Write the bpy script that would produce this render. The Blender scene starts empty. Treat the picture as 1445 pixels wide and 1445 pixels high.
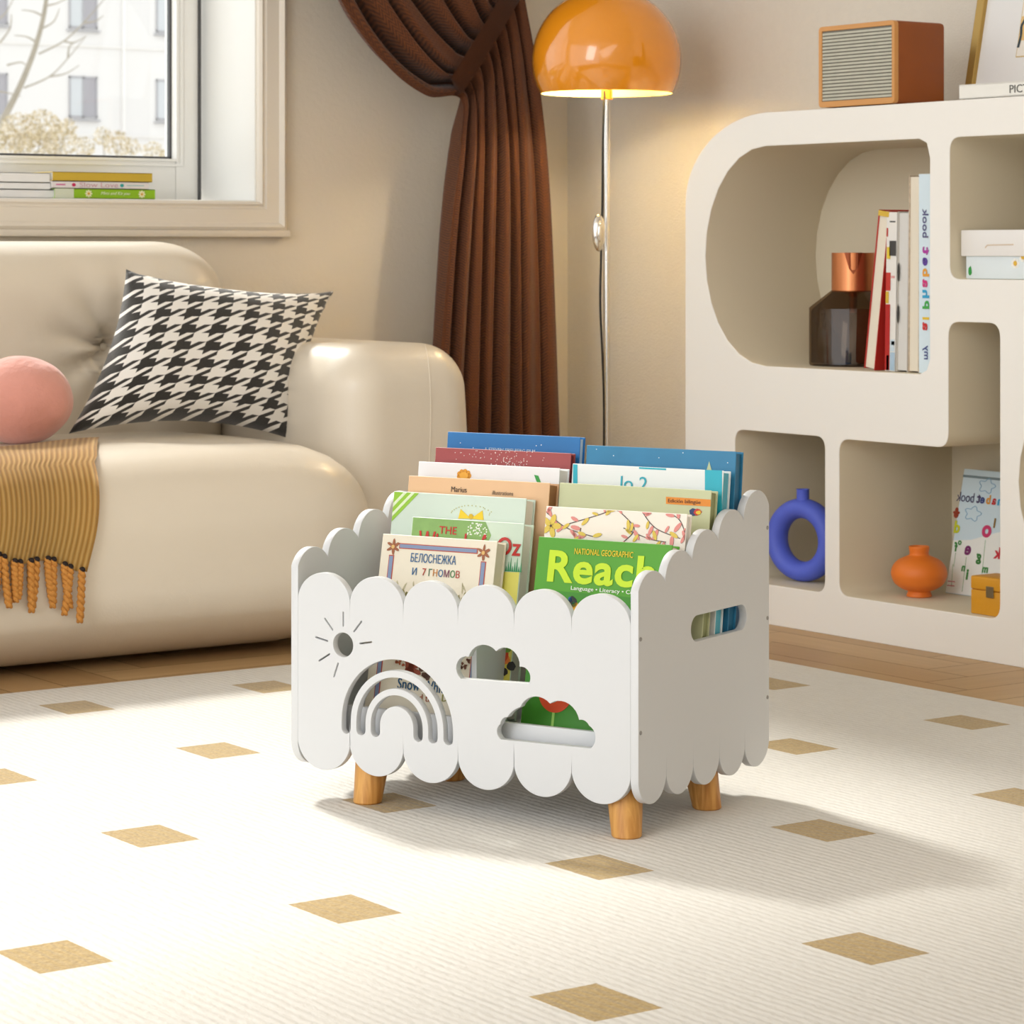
import bpy, bmesh, math, random
from mathutils import Vector, Matrix, noise
random.seed(7)
PI = math.pi
C = bpy.context.scene.collection
SC = bpy.context.scene

# ------------------------------------------------------------------ camera, world, lights, exposure
FPX, HOR, CAMH = 3850.0, 352.0, 0.80
FW = Vector((.5780, .8160, 0)).normalized()
RT = Vector((FW.y, -FW.x, 0))
cam = bpy.data.cameras.new('camera')
cam.sensor_width = 36; cam.sensor_fit = 'HORIZONTAL'
cam.lens = FPX / 1445 * 36
cam.shift_y = -(722.5 - HOR) / 1445
cam.clip_start = .1; cam.clip_end = 500
cam.dof.use_dof = True; cam.dof.focus_distance = 3.85; cam.dof.aperture_fstop = 18
camo = bpy.data.objects.new('camera', cam); C.objects.link(camo)
camo.location = (0, 0, CAMH)
camo.rotation_euler = (PI/2, 0, -math.atan2(FW.x, FW.y))
SC.camera = camo

W = bpy.data.worlds.new('world'); SC.world = W; W.use_nodes = True
bg = W.node_tree.nodes['Background']
bg.inputs[0].default_value = (.97, .985, 1.0, 1); bg.inputs[1].default_value = 1.45

sun = bpy.data.lights.new('sun', 'SUN'); sun.energy = 4.1; sun.angle = math.radians(7); sun.color = (1, .96, .90)
suno = bpy.data.objects.new('sun', sun); C.objects.link(suno)
suno.rotation_euler = Vector((-.129, -1.134, -1.0)).to_track_quat('-Z', 'Y').to_euler()

al = bpy.data.lights.new('left_fill_light', 'AREA'); al.shape = 'RECTANGLE'; al.size = 3.2; al.size_y = 1.7; al.energy = 72; al.color = (.95, .975, 1)  # added soft fill on the open left side, no window stands there
alo = bpy.data.objects.new('left_fill_light', al); C.objects.link(alo); alo.location = (-2.3, 1.6, 2.35)
alo.rotation_euler = Vector((1, .10, -.28)).to_track_quat('-Z', 'Z').to_euler()

bl = bpy.data.lights.new('back_fill_light', 'AREA'); bl.shape = 'RECTANGLE'; bl.size = 3.5; bl.size_y = 1.6; bl.energy = 26; bl.color = (1, .985, .96)  # added weak fill behind the camera to brighten surfaces that face it
blo = bpy.data.objects.new('back_fill_light', bl); C.objects.link(blo); blo.location = (.2, -.4, 2.3)
blo.rotation_euler = Vector((.35, 1, -.30)).to_track_quat('-Z', 'Z').to_euler()

SC.view_settings.view_transform = 'Standard'; SC.view_settings.look = 'None'
SC.view_settings.gamma = 1; SC.view_settings.use_curve_mapping = False
SC.view_settings.exposure = 0.15

# ------------------------------------------------------------------ picture ray -> point on a real plane
def ray(px, py): return FW + RT*((px-722.5)/FPX) + Vector((0, 0, (HOR-py)/FPX))
O0 = Vector((0, 0, CAMH))
def onX(px, py, X): d = ray(px, py); return O0 + d*(X/d.x)
def onY(px, py, Y): d = ray(px, py); return O0 + d*(Y/d.y)
def onZ(px, py, Z): d = ray(px, py); return O0 + d*((Z-CAMH)/d.z)

# ------------------------------------------------------------------ materials
def srgb(h):
    h = h.lstrip('#'); v = [int(h[i:i+2], 16)/255 for i in (0, 2, 4)]
    return tuple((c/12.92 if c <= .04045 else ((c+.055)/1.055)**2.4) for c in v) + (1,)
def lk(nt, a, ao, b, bi): nt.links.new(a.outputs[ao], b.inputs[bi])
def mat(name, col, rough=.5, metal=0, coat=0, nscale=0, nstr=0, var=0, vscale=8, spec=.5, sheen=0, emit=None, es=1):
    m = bpy.data.materials.new(name); m.use_nodes = True; nt = m.node_tree
    b = nt.nodes['Principled BSDF']
    if isinstance(col, str): col = srgb(col)
    b.inputs['Base Color'].default_value = col; b.inputs['Roughness'].default_value = rough
    b.inputs['Metallic'].default_value = metal; b.inputs['Coat Weight'].default_value = coat
    b.inputs['Specular IOR Level'].default_value = spec; b.inputs['Sheen Weight'].default_value = sheen
    if emit: b.inputs['Emission Color'].default_value = emit; b.inputs['Emission Strength'].default_value = es
    tc = nt.nodes.new('ShaderNodeTexCoord')
    if nscale:
        n = nt.nodes.new('ShaderNodeTexNoise'); n.inputs['Scale'].default_value = nscale; n.inputs['Detail'].default_value = 4
        bp = nt.nodes.new('ShaderNodeBump'); bp.inputs['Strength'].default_value = nstr; bp.inputs['Distance'].default_value = .01
        lk(nt, tc, 'Object', n, 'Vector'); lk(nt, n, 'Fac', bp, 'Height'); lk(nt, bp, 'Normal', b, 'Normal')
    if var:
        n = nt.nodes.new('ShaderNodeTexNoise'); n.inputs['Scale'].default_value = vscale; n.inputs['Detail'].default_value = 5
        mx = nt.nodes.new('ShaderNodeMix'); mx.data_type = 'RGBA'
        mx.inputs[6].default_value = tuple(c*(1-var) for c in col[:3])+(1,); mx.inputs[7].default_value = tuple(min(1, c*(1+var)) for c in col[:3])+(1,)
        lk(nt, tc, 'Object', n, 'Vector'); lk(nt, n, 'Fac', mx, 0); nt.links.new(mx.outputs[2], b.inputs['Base Color'])
    return m
class NB:
    """tiny node helper"""
    def __init__(s, m): s.nt = m.node_tree; s.b = s.nt.nodes['Principled BSDF']
    def n(s, t, **k):
        x = s.nt.nodes.new(t)
        for a, v in k.items(): setattr(x, a, v)
        return x
    def inp(s, x, i, v):
        if isinstance(v, bpy.types.NodeSocket): s.nt.links.new(v, x.inputs[i])
        else: x.inputs[i].default_value = v
    def m(s, op, a, b=0.0, c=0.0):
        x = s.n('ShaderNodeMath', operation=op); s.inp(x, 0, a); s.inp(x, 1, b); s.inp(x, 2, c); return x.outputs[0]
    def mix(s, f, a, b):
        x = s.n('ShaderNodeMix', data_type='RGBA'); s.inp(x, 0, f); s.inp(x, 6, a); s.inp(x, 7, b); return x.outputs[2]
    def xyz(s, coord='Object'):
        t = s.n('ShaderNodeTexCoord'); x = s.n('ShaderNodeSeparateXYZ'); s.nt.links.new(t.outputs[coord], x.inputs[0]); return x.outputs, t.outputs[coord]
    def noise(s, vec, scale, detail=4, dist=0):
        x = s.n('ShaderNodeTexNoise'); s.nt.links.new(vec, x.inputs['Vector']); x.inputs['Scale'].default_value = scale
        x.inputs['Detail'].default_value = detail; x.inputs['Distortion'].default_value = dist; return x.outputs['Fac']
    def mapv(s, vec, scale):
        x = s.n('ShaderNodeMapping'); s.nt.links.new(vec, x.inputs[0]); x.inputs['Scale'].default_value = scale; return x.outputs[0]
    def bump(s, h, st, d=.01):
        x = s.n('ShaderNodeBump'); x.inputs['Strength'].default_value = st; x.inputs['Distance'].default_value = d
        s.nt.links.new(h, x.inputs['Height']); s.nt.links.new(x.outputs[0], s.b.inputs['Normal'])
    def col(s, c): s.nt.links.new(c, s.b.inputs['Base Color'])

M = {}
M['wall'] = mat('wall_paint', '#dfd6c7', .85, nscale=90, nstr=.12, var=.03, vscale=3)
M['wallpaper'] = mat('wall_paper', '#e0d8cb', .85, nscale=240, nstr=.22, var=.03, vscale=60)
M['trim'] = mat('trim_paint', '#e3dbce', .45)
M['wwhite'] = mat('window_white', '#f1f1ee', .35)
M['ceil'] = mat('ceiling_white', '#efe9df', .9)
M['rack'] = mat('rack_white', '#d2d4d6', .42)
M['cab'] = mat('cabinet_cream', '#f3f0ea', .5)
M['cubby_shade'] = mat('cabinet_cubby_shade_beige', '#d9ceb6', .6)  # uniform darker beige puts the shade inside the cubbies into their colour
M['chrome'] = mat('chrome', (.8, .78, .74, 1), .12, metal=1)
M['steel'] = mat('bolt_steel', (.35, .35, .35, 1), .35, metal=1)
M['black'] = mat('black_cord', '#0d0c0b', .45)
M['paper'] = mat('paper_edges', '#e6ddcb', .8)
M['paperw'] = mat('paper_edges_white', '#edeae2', .8)
M['gold'] = mat('gold_frame', '#b3924f', .35, metal=.55)

def wood_leg():
    m = mat('leg_wood', '#c98f45', .42); k = NB(m); _, v = k.xyz()
    v2 = k.mapv(v, (60, 60, 5)); n = k.noise(v2, 1.5, 6, 1.2)
    r = k.n('ShaderNodeValToRGB'); k.nt.links.new(n, r.inputs[0])
    r.color_ramp.elements[0].position = .3; r.color_ramp.elements[0].color = srgb('#b5762f')
    r.color_ramp.elements[1].position = .7; r.color_ramp.elements[1].color = srgb('#dda65a')
    k.col(r.outputs[0]); return m
M['legwood'] = wood_leg()

def floor_mat():
    m = mat('oak_herringbone', '#b8935f', .45); k = NB(m)
    uv = k.n('ShaderNodeTexCoord').outputs['UV']
    v2 = k.mapv(uv, (2.2, 34, 1)); n = k.noise(v2, 1.6, 8, 1.0)
    v3 = k.mapv(uv, (1.0, 7, 1)); n2 = k.noise(v3, 2.3, 3, .6)
    at = k.n('ShaderNodeAttribute', attribute_name='tone')
    base = k.mix(at.outputs['Fac'], srgb('#a98150'), srgb('#cba877'))
    c = k.mix(k.m('MULTIPLY', k.m('SUBTRACT', 1.0, n), .45), base, srgb('#7d5a32'))
    c = k.mix(k.m('MULTIPLY', n2, .3), c, srgb('#dcc092'))
    k.col(c); k.bump(n, .08, .004); return m
M['oak'] = floor_mat()
M['oakgap'] = mat('oak_joint', '#3c2815', .8)

def rug_mat():
    m = mat('rug_wool', '#f1eee6', .95, sheen=.2); k = NB(m)
    o, v = k.xyz()
    def cell(s, off, per, half):
        a = k.m('SUBTRACT', s, off); a = k.m('DIVIDE', a, per); a = k.m('SUBTRACT', a, k.m('FLOOR', k.m('ADD', a, .5)))
        return k.m('LESS_THAN', k.m('ABSOLUTE', k.m('MULTIPLY', a, per)), half)
    wob = k.m('MULTIPLY', k.m('SUBTRACT', k.noise(v, 130, 2), .5), .003)
    x = k.m('ADD', o[0], wob); y = k.m('ADD', o[1], wob)
    d = k.m('MULTIPLY', cell(x, 2.111, .3825, .0447), cell(y, 2.787, .498, .058))
    n = k.noise(v, 260, 3)
    n3 = k.noise(k.mapv(v, (150, 26, 1)), 1.0, 2)
    white = k.mix(n3, srgb('#cdc9c1'), srgb('#dedbd4'))
    tan = k.mix(k.m('MULTIPLY', n, 1.0), srgb('#806430'), srgb('#c9ae74'))
    k.col(k.mix(d, white, tan))
    w = k.m('SINE', k.m('ADD', k.m('MULTIPLY', o[0], 2*PI/.0135), k.m('MULTIPLY', k.noise(v, 14, 2), 3.0)))
    h = k.m('ADD', k.m('MULTIPLY', w, .38), k.m('MULTIPLY', k.noise(k.mapv(v, (1, .5, 1)), 130, 4), 2.2))
    k.bump(h, .34, .004); return m
M['rug'] = rug_mat()

def leather():
    m = mat('sofa_leather', '#e2d7c5', .34, coat=.15); k = NB(m); _, v = k.xyz()
    h = k.m('ADD', k.noise(v, 5, 3), k.m('MULTIPLY', k.noise(v, 260, 2), .06))
    k.bump(h, .12, .03); return m
M['sofa'] = leather()

def hound():
    m = mat('houndstooth', '#eeeae4', .9, sheen=.3); k = NB(m); o, v = k.xyz('UV')
    N = 7.6; NV = 9.4
    u = k.m('MULTIPLY', o[0], N*8); w = k.m('MULTIPLY', o[1], NV*8)
    md = lambda a, q: k.m('SUBTRACT', a, k.m('MULTIPLY', k.m('FLOOR', k.m('DIVIDE', a, q)), q))
    wu = k.m('LESS_THAN', md(u, 8.0), 4.0); wv = k.m('LESS_THAN', md(w, 8.0), 4.0)
    tw = k.m('LESS_THAN', md(k.m('SUBTRACT', u, w), 4.0), 2.0)
    f = k.m('ADD', k.m('MULTIPLY', tw, wu), k.m('MULTIPLY', k.m('SUBTRACT', 1.0, tw), wv))
    n = k.noise(v, 160, 3)
    k.col(k.mix(f, srgb('#f0ece6'), k.mix(n, srgb('#0e0d0d'), srgb('#39352f')))); k.bump(n, .2, .004); return m
M['hound'] = hound()

def throw_mat():
    m = mat('throw_wool', '#cf9a3f', .9, sheen=.3); k = NB(m); o, v = k.xyz('UV')
    s = k.m('SINE', k.m('MULTIPLY', o[0], 2*PI*84)); h = k.m('ADD', k.m('MULTIPLY', s, .5), .5)
    k.col(k.mix(h, srgb('#c99647'), srgb('#ebc477')))
    k.bump(h, .5, .003); return m
M['throw'] = throw_mat()
M['fringe'] = mat('fringe_cord', '#c4863c', .85, var=.3, vscale=220)
M['knot'] = mat('fringe_knot', '#1b0d0a', .8)
M['ball'] = mat('ball_plush', '#dc9a8c', .9, var=.09, vscale=14, nscale=60, nstr=.25, sheen=.4)

def curtain_mat():
    m = mat('curtain_linen', '#6f3b1c', .85, sheen=.15); k = NB(m); o, v = k.xyz('UV')
    u = k.m('MULTIPLY', o[0], 70.0); t = k.m('MULTIPLY', o[1], 2850.0)
    tri = k.m('PINGPONG', u, 1.0)
    s = k.m('SINE', k.m('ADD', k.m('MULTIPLY', t, 1.0), k.m('MULTIPLY', tri, 9.0)))
    n = k.noise(k.mapv(v, (300, 500, 1)), 1, 2)
    h = k.m('ADD', k.m('MULTIPLY', s, .35), n)
    c = k.mix(k.m('MULTIPLY', h, .8), srgb('#3d1e0a'), srgb('#7c4319'))
    l1 = k.m('LESS_THAN', k.m('ABSOLUTE', k.m('SUBTRACT', o[0], .955)), .0035)
    l2 = k.m('LESS_THAN', k.m('ABSOLUTE', k.m('SUBTRACT', o[0], .045)), .0035)
    dash = k.m('GREATER_THAN', k.m('SINE', k.m('MULTIPLY', o[1], 1700.0)), -.3)
    k.col(k.mix(k.m('MULTIPLY', k.m('MAXIMUM', l1, l2), dash), c, srgb('#241006'))); k.bump(h, .25, .003); return m
M['curtain'] = curtain_mat()

def glass_mat(name, tint, mixf=.1):
    m = bpy.data.materials.new(name); m.use_nodes = True; nt = m.node_tree; nt.nodes.clear()
    o = nt.nodes.new('ShaderNodeOutputMaterial'); t = nt.nodes.new('ShaderNodeBsdfTransparent'); g = nt.nodes.new('ShaderNodeBsdfGlossy')
    t.inputs[0].default_value = tint; g.inputs['Roughness'].default_value = .03
    mx = nt.nodes.new('ShaderNodeMixShader'); mx.inputs[0].default_value = mixf
    lk(nt, t, 0, mx, 1); lk(nt, g, 0, mx, 2); lk(nt, mx, 0, o, 0); return m
M['pane'] = glass_mat('window_glass', (.97, .98, .98, 1), .04)
M['smoke'] = glass_mat('smoked_glass', (.56, .48, .40, 1), .07)
M['copper'] = mat('copper', '#d5895a', .3, metal=.85)
_cm = {}
def cm(hexc, rough=.45):
    k = (hexc, rough)
    if k not in _cm: _cm[k] = mat('colour_' + hexc.strip('#'), hexc, rough)
    return _cm[k]

# ------------------------------------------------------------------ mesh helpers
def link(o, parent=None):
    C.objects.link(o)
    if parent: o.parent = parent
    return o
def smooth(me, ang=35):
    me.shade_smooth()
    if ang < 180: me.set_sharp_from_angle(angle=math.radians(ang))
def obj(name, bm, m, parent=None, sm=35):
    me = bpy.data.meshes.new(name); bmesh.ops.recalc_face_normals(bm, faces=bm.faces[:]); bm.to_mesh(me); bm.free()
    for x in (m if isinstance(m, (list, tuple)) else [m]): me.materials.append(x)
    if sm: smooth(me, sm)
    return link(bpy.data.objects.new(name, me), parent)
def tag(o, label=None, cat=None, group=None, kind=None):
    if label: o['label'] = label
    if cat: o['category'] = cat
    if group: o['group'] = group
    if kind: o['kind'] = kind
    return o
def thing(name, label, cat, loc=(0, 0, 0), rot=0, group=None):
    o = bpy.data.objects.new(name, None); C.objects.link(o); o.empty_display_size = .05
    o.location = loc; o.rotation_euler = (0, 0, rot) if not isinstance(rot, (tuple, list)) else rot
    return tag(o, label, cat, group)
def box(bm, a, b, bev=0, seg=2, mtx=None):
    a = Vector(a); b = Vector(b)
    t = bmesh.new(); bmesh.ops.create_cube(t, size=1)
    bmesh.ops.scale(t, vec=(b-a), verts=t.verts); bmesh.ops.translate(t, vec=(a+b)/2, verts=t.verts)
    if bev: bmesh.ops.bevel(t, geom=t.edges[:], offset=bev, segments=seg, profile=.5, affect='EDGES')
    if mtx: bmesh.ops.transform(t, matrix=mtx, verts=t.verts)
    me = bpy.data.meshes.new('t'); t.to_mesh(me); t.free(); bm.from_mesh(me); bpy.data.meshes.remove(me)
    return bm
def boxo(name, a, b, m, parent=None, bev=0, seg=2, mtx=None):
    return obj(name, box(bmesh.new(), a, b, bev, seg, mtx), m, parent)
def lathe(bm, prof, seg=48, c=(0, 0, 0), ax=None):
    rings = []
    for r, z in prof:
        if r < 1e-5: rings.append([bm.verts.new((c[0], c[1], c[2]+z))])
        else: rings.append([bm.verts.new((c[0]+r*math.cos(2*PI*i/seg), c[1]+r*math.sin(2*PI*i/seg), c[2]+z)) for i in range(seg)])
    for A, B in zip(rings, rings[1:]):
        for i in range(seg):
            j = (i+1) % seg
            if len(A) == 1 and len(B) == 1: continue
            if len(A) == 1: bm.faces.new((A[0], B[j], B[i]))
            elif len(B) == 1: bm.faces.new((A[i], A[j], B[0]))
            else: bm.faces.new((A[i], A[j], B[j], B[i]))
    return bm
def tube(bm, pts, rad, seg=10, caps=True):
    pts = [Vector(p) for p in pts]; n = len(pts)
    rads = rad if isinstance(rad, (list, tuple)) else [rad]*n
    rings = []; up = Vector((0, 0, 1)); prev = None
    for i, p in enumerate(pts):
        t = (pts[min(i+1, n-1)]-pts[max(i-1, 0)]).normalized()
        if prev is None:
            a = t.orthogonal().normalized()
        else:
            a = (prev - t*prev.dot(t)).normalized()
        prev = a; b = t.cross(a)
        rings.append([bm.verts.new(p + (a*math.cos(2*PI*k/seg)+b*math.sin(2*PI*k/seg))*rads[i]) for k in range(seg)])
    for A, B in zip(rings, rings[1:]):
        for k in range(seg): bm.faces.new((A[k], A[(k+1) % seg], B[(k+1) % seg], B[k]))
    if caps: bm.faces.new(rings[0][::-1]); bm.faces.new(rings[-1])
    return bm
def cr(pts, n=8, closed=False):
    """Catmull-Rom through points (tuples of any length)"""
    P = [tuple(p) for p in pts]; out = []; L = len(P)
    rng = range(L) if closed else range(L-1)
    for i in rng:
        g = (lambda k: P[k % L]) if closed else (lambda k: P[max(0, min(L-1, k))])
        a, b, c, d = g(i-1), g(i), g(i+1), g(i+2)
        for k in range(n):
            t = k/n
            out.append(tuple(.5*((2*b[j])+(-a[j]+c[j])*t+(2*a[j]-5*b[j]+4*c[j]-d[j])*t*t+(-a[j]+3*b[j]-3*c[j]+d[j])*t**3) for j in range(len(b))))
    if not closed: out.append(P[-1])
    return out
def prism(name, loops, thick, m, parent=None, mtx=None, bev=0, y0=0, sm=30):
    """closed 2-D loops (x, z), first outer then holes; solid from y0 to y0+thick; +x right, +z up, +y away"""
    cu = bpy.data.curves.new(name, 'CURVE'); cu.dimensions = '2D'; cu.fill_mode = 'BOTH'
    cu.extrude = thick/2 - bev; cu.bevel_depth = bev; cu.bevel_resolution = 1; cu.offset = -bev
    for lp in loops:
        sp = cu.splines.new('POLY'); sp.points.add(len(lp)-1); sp.use_cyclic_u = True
        for p, q in zip(sp.points, lp): p.co = (q[0], q[1], 0, 1)
    to = bpy.data.objects.new('t', cu); C.objects.link(to)
    me = bpy.data.meshes.new_from_object(to.evaluated_get(bpy.context.evaluated_depsgraph_get()))
    bpy.data.objects.remove(to); bpy.data.curves.remove(cu)
    me.transform(Matrix.Translation((0, y0+thick/2, 0)) @ Matrix.Rotation(PI/2, 4, 'X'))
    if mtx: me.transform(mtx)
    me.materials.clear(); me.materials.append(m); me.name = name
    if sm: smooth(me, sm)
    return link(bpy.data.objects.new(name, me), parent)
def arc(p, q, sag, n=8):
    """points from p to q (q excluded) along a circular-ish arc bulging left of p->q by sag"""
    p = Vector(p); q = Vector(q); d = q-p; L = d.length; nrm = Vector((-d.y, d.x))/L
    if abs(sag) < 1e-6: return [tuple(p)]
    R = (L*L/4+sag*sag)/(2*sag); c = (p+q)/2 + nrm*(sag-R)
    a0 = math.atan2(p.y-c.y, p.x-c.x); a1 = math.atan2(q.y-c.y, q.x-c.x)
    if sag > 0:
        while a1 > a0: a1 -= 2*PI
    else:
        while a1 < a0: a1 += 2*PI
    return [(c.x+abs(R)*math.cos(a0+(a1-a0)*i/n), c.y+abs(R)*math.sin(a0+(a1-a0)*i/n)) for i in range(n)]
def ell(cx, cz, rx, rz, a0, a1, n=12):
    return [(cx+rx*math.cos(math.radians(a0+(a1-a0)*i/n)), cz+rz*math.sin(math.radians(a0+(a1-a0)*i/n))) for i in range(n+1)]
def fillet(pts, rs, n=6):
    out = []; L = len(pts)
    for i, p in enumerate(pts):
        r = rs[i] if isinstance(rs, (list, tuple)) else rs
        p = Vector(p); a = Vector(pts[i-1]); b = Vector(pts[(i+1) % L])
        if r <= 0: out.append(tuple(p)); continue
        u = (a-p).normalized(); v = (b-p).normalized(); s = p+u*r; e = p+v*r
        for k in range(n+1):
            t = k/n; out.append(tuple(s*(1-t)**2+p*2*t*(1-t)+e*t*t))
    return out
def rbox(name, c, size, rad, m, parent=None, div=26, deform=None):
    """puffy rounded box with elliptical edge radii"""
    c = Vector(c); hs = Vector(size)/2; rad = Vector(rad)
    bm = bmesh.new(); bmesh.ops.create_cube(bm, size=2); bmesh.ops.subdivide_edges(bm, edges=bm.edges[:], cuts=div, use_grid_fill=True)
    for v in bm.verts:
        p = v.co.copy(); q = Vector()
        inner = Vector([hs[i]-rad[i] for i in range(3)])
        # spread samples towards the rounded edges
        d = Vector()
        for i in range(3):
            t = p[i]; s = math.copysign(abs(t)**.75, t)*hs[i]
            q[i] = max(-inner[i], min(inner[i], s)); d[i] = (s-q[i])/rad[i] if rad[i] else 0
        if d.length > 1e-6:
            mxx = max(abs(p[0]), abs(p[1]), abs(p[2]))
            d = d.normalized() if d.length > 1e-6 else d
            q = q + Vector([d[i]*rad[i] for i in range(3)])
        q += c
        if deform: q = deform(q)
        v.co = q
    return obj(name, bm, m, parent, 180)
FONT = None
def text(name, s, m, parent, x, z, y=-.0012, w=None, h=None, mirror=False, rotz=0, mtx=None, bold=0, shear=0, align='LEFT'):
    """lettering standing in the parent's x-z plane, lower-left corner at (x, z)"""
    cu = bpy.data.curves.new(name, 'FONT'); cu.body = s; cu.size = .1; cu.extrude = .0015; cu.offset = bold; cu.resolution_u = 4; cu.space_character = 1.0+bold*25; cu.shear = shear
    to = bpy.data.objects.new('t', cu); C.objects.link(to)
    me = bpy.data.meshes.new_from_object(to.evaluated_get(bpy.context.evaluated_depsgraph_get()))
    bpy.data.objects.remove(to); bpy.data.curves.remove(cu)
    xs = [v.co.x for v in me.vertices]; ys = [v.co.y for v in me.vertices]
    x0, x1, y0, y1 = min(xs), max(xs), min(ys), max(ys)
    sx = (w/(x1-x0)) if w else None; sy = (h/(y1-y0)) if h else None
    sx = sx or sy; sy = sy or sx
    for v in me.vertices:
        a = (v.co.x-x0)*sx; b = (v.co.y-y0)*sy
        if mirror: a = (x1-x0)*sx - a
        ca, sa = math.cos(rotz), math.sin(rotz)
        a, b = a*ca-b*sa, a*sa+b*ca
        v.co = Vector((x+a, y - (.0002 if v.co.z > 0 else -.0002), z+b))
    if mtx: me.transform(mtx)
    me.materials.clear(); me.materials.append(m); me.name = name
    return link(bpy.data.objects.new(name, me), parent)
def patch(name, pts, m, parent, y=-.0008, t=.0005):
    """printed area on a cover: thin sheet with outline pts (x, z)"""
    bm = bmesh.new()
    a = [bm.verts.new((p[0], y, p[1])) for p in pts]; b = [bm.verts.new((p[0], y+t, p[1])) for p in pts]
    bm.faces.new(a); bm.faces.new(b[::-1]); L = len(pts)
    for i in range(L): bm.faces.new((a[i], b[i], b[(i+1) % L], a[(i+1) % L]))
    bmesh.ops.triangulate(bm, faces=[f for f in bm.faces if len(f.verts) > 4])
    return obj(name, bm, m, parent, 0)
def blob(cx, cz, rx, rz, n=18, wob=.0, rot=0):
    return [(cx+(rx*math.cos(a)*math.cos(rot)-rz*math.sin(a)*math.sin(rot))*(1+wob*random.uniform(-1, 1)),
             cz+(rx*math.cos(a)*math.sin(rot)+rz*math.sin(a)*math.cos(rot))*(1+wob*random.uniform(-1, 1))) for a in [2*PI*i/n for i in range(n)]]
def prints(name, polys, m, parent, y=-.0008, t=.0005, clip=None, mi=None):
    """many little printed spots in one printed motif"""
    bm = bmesh.new()
    for pi, pts in enumerate(polys):
        if mi: yy = y - .0003*mi[pi]
        else: yy = y
        if clip: pts = [(min(max(p[0], .001), clip[0]-.001), min(p[1], clip[1]-.001)) for p in pts]
        if clip and (max(p[0] for p in pts)-min(p[0] for p in pts) < .0005 or max(p[1] for p in pts)-min(p[1] for p in pts) < .0005): continue
        vs = [bm.verts.new((p[0], yy, p[1])) for p in pts]; vb = [bm.verts.new((p[0], yy+t, p[1])) for p in pts]
        bm.faces.new(vs).material_index = mi[pi] if mi else 0; bm.faces.new(vb[::-1]); L = len(pts)
        for i in range(L): bm.faces.new((vs[i], vb[i], vb[(i+1) % L], vs[(i+1) % L]))
    bmesh.ops.triangulate(bm, faces=[f for f in bm.faces if len(f.verts) > 4])
    return obj(name, bm, m, parent, 0)
def strokep(pts, w):
    """polyline as thin quads"""
    out = []
    for a, b in zip(pts, pts[1:]):
        a = Vector(a); b = Vector(b); d = (b-a)
        if d.length < 1e-6: continue
        d.normalize(); n = Vector((-d.y, d.x))*w/2
        out.append([tuple(a-n), tuple(b-n), tuple(b+n), tuple(a+n)])
    return out

# ------------------------------------------------------------------ the room
WY, WX, CH = 5.627, 4.160, 3.40          # window wall, cabinet wall, ceiling height
WIN_R = onY(362, 200, WY).x; WIN_B = onY(300, 284, WY).z; WIN_L, WIN_T = -.35, 3.15
# window wall with its opening
bm = bmesh.new()
for a, b in (((-2.5, WY, 0), (WX+.12, WY+.32, WIN_B)), ((-2.5, WY, WIN_T), (WX+.12, WY+.32, CH)),
             ((-2.5, WY, WIN_B), (WIN_L, WY+.32, WIN_T)), ((WIN_R, WY, WIN_B), (WX+.12, WY+.32, WIN_T))): box(bm, a, b)
tag(obj('wall_left', bm, M['wall'], None, 0), kind='structure')
tag(boxo('wall_right', (WX, -.6, 0), (WX+.12, WY, CH), M['wallpaper']), kind='structure')
tag(boxo('wall_back', (-2.5, -.7, 0), (WX+.12, -.6, CH), M['ceil']), kind='structure')
tag(boxo('ceiling', (-2.5, -.6, CH), (WX+.12, WY+.32, CH+.1), M['ceil']), kind='structure')

def floor():
    w, n = .110, 5; L = w*n
    bm = bmesh.new(); uvl = bm.loops.layers.uv.new('UVMap'); tl = bm.faces.layers.float.new('tone')
    x0, x1, y0, y1 = .2, WX, 1.2, WY
    g = .0008
    def plank(x, y, lx, ly):
        a, b, c, d = max(x+g, x0), max(y+g, y0), min(x+lx-g, x1), min(y+ly-g, y1)
        if c-a < .004 or d-b < .004: return
        vs = [bm.verts.new((a, b, 0)), bm.verts.new((c, b, 0)), bm.verts.new((c, d, 0)), bm.verts.new((a, d, 0))]
        f = bm.faces.new(vs); t = random.random(); f[tl] = t; ox, oy = random.random()*50, random.random()*50
        for lp in f.loops:
            px, py = lp.vert.co.x, lp.vert.co.y
            lp[uvl].uv = (px+ox, py+oy) if lx > ly else (py+ox, px+oy)
    ox, oy = .02, .045
    for t in range(-60, 90):
        for s in range(-12, 14):
            X, Y = (t+s*n)*w+ox, (t-s*n)*w+oy
            if -1 < X < 6 and -1 < Y < 7:
                plank(X, Y, L, w); plank(X+L, Y+w-L, w, L)
    me = bpy.data.meshes.new('floor'); bm.to_mesh(me); bm.free(); me.materials.append(M['oak'])
    o = link(bpy.data.objects.new('floor', me)); tag(o, kind='structure')
    boxo('floor_joints', (-2.5, -.6, -.08), (WX+.12, WY+.32, -.0012), M['oakgap'], o)
    tag(boxo('floor', (-2.5, -.6, -.07), (WX, 1.2, -.0005), M['oak']), kind='structure')
floor()

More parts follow.
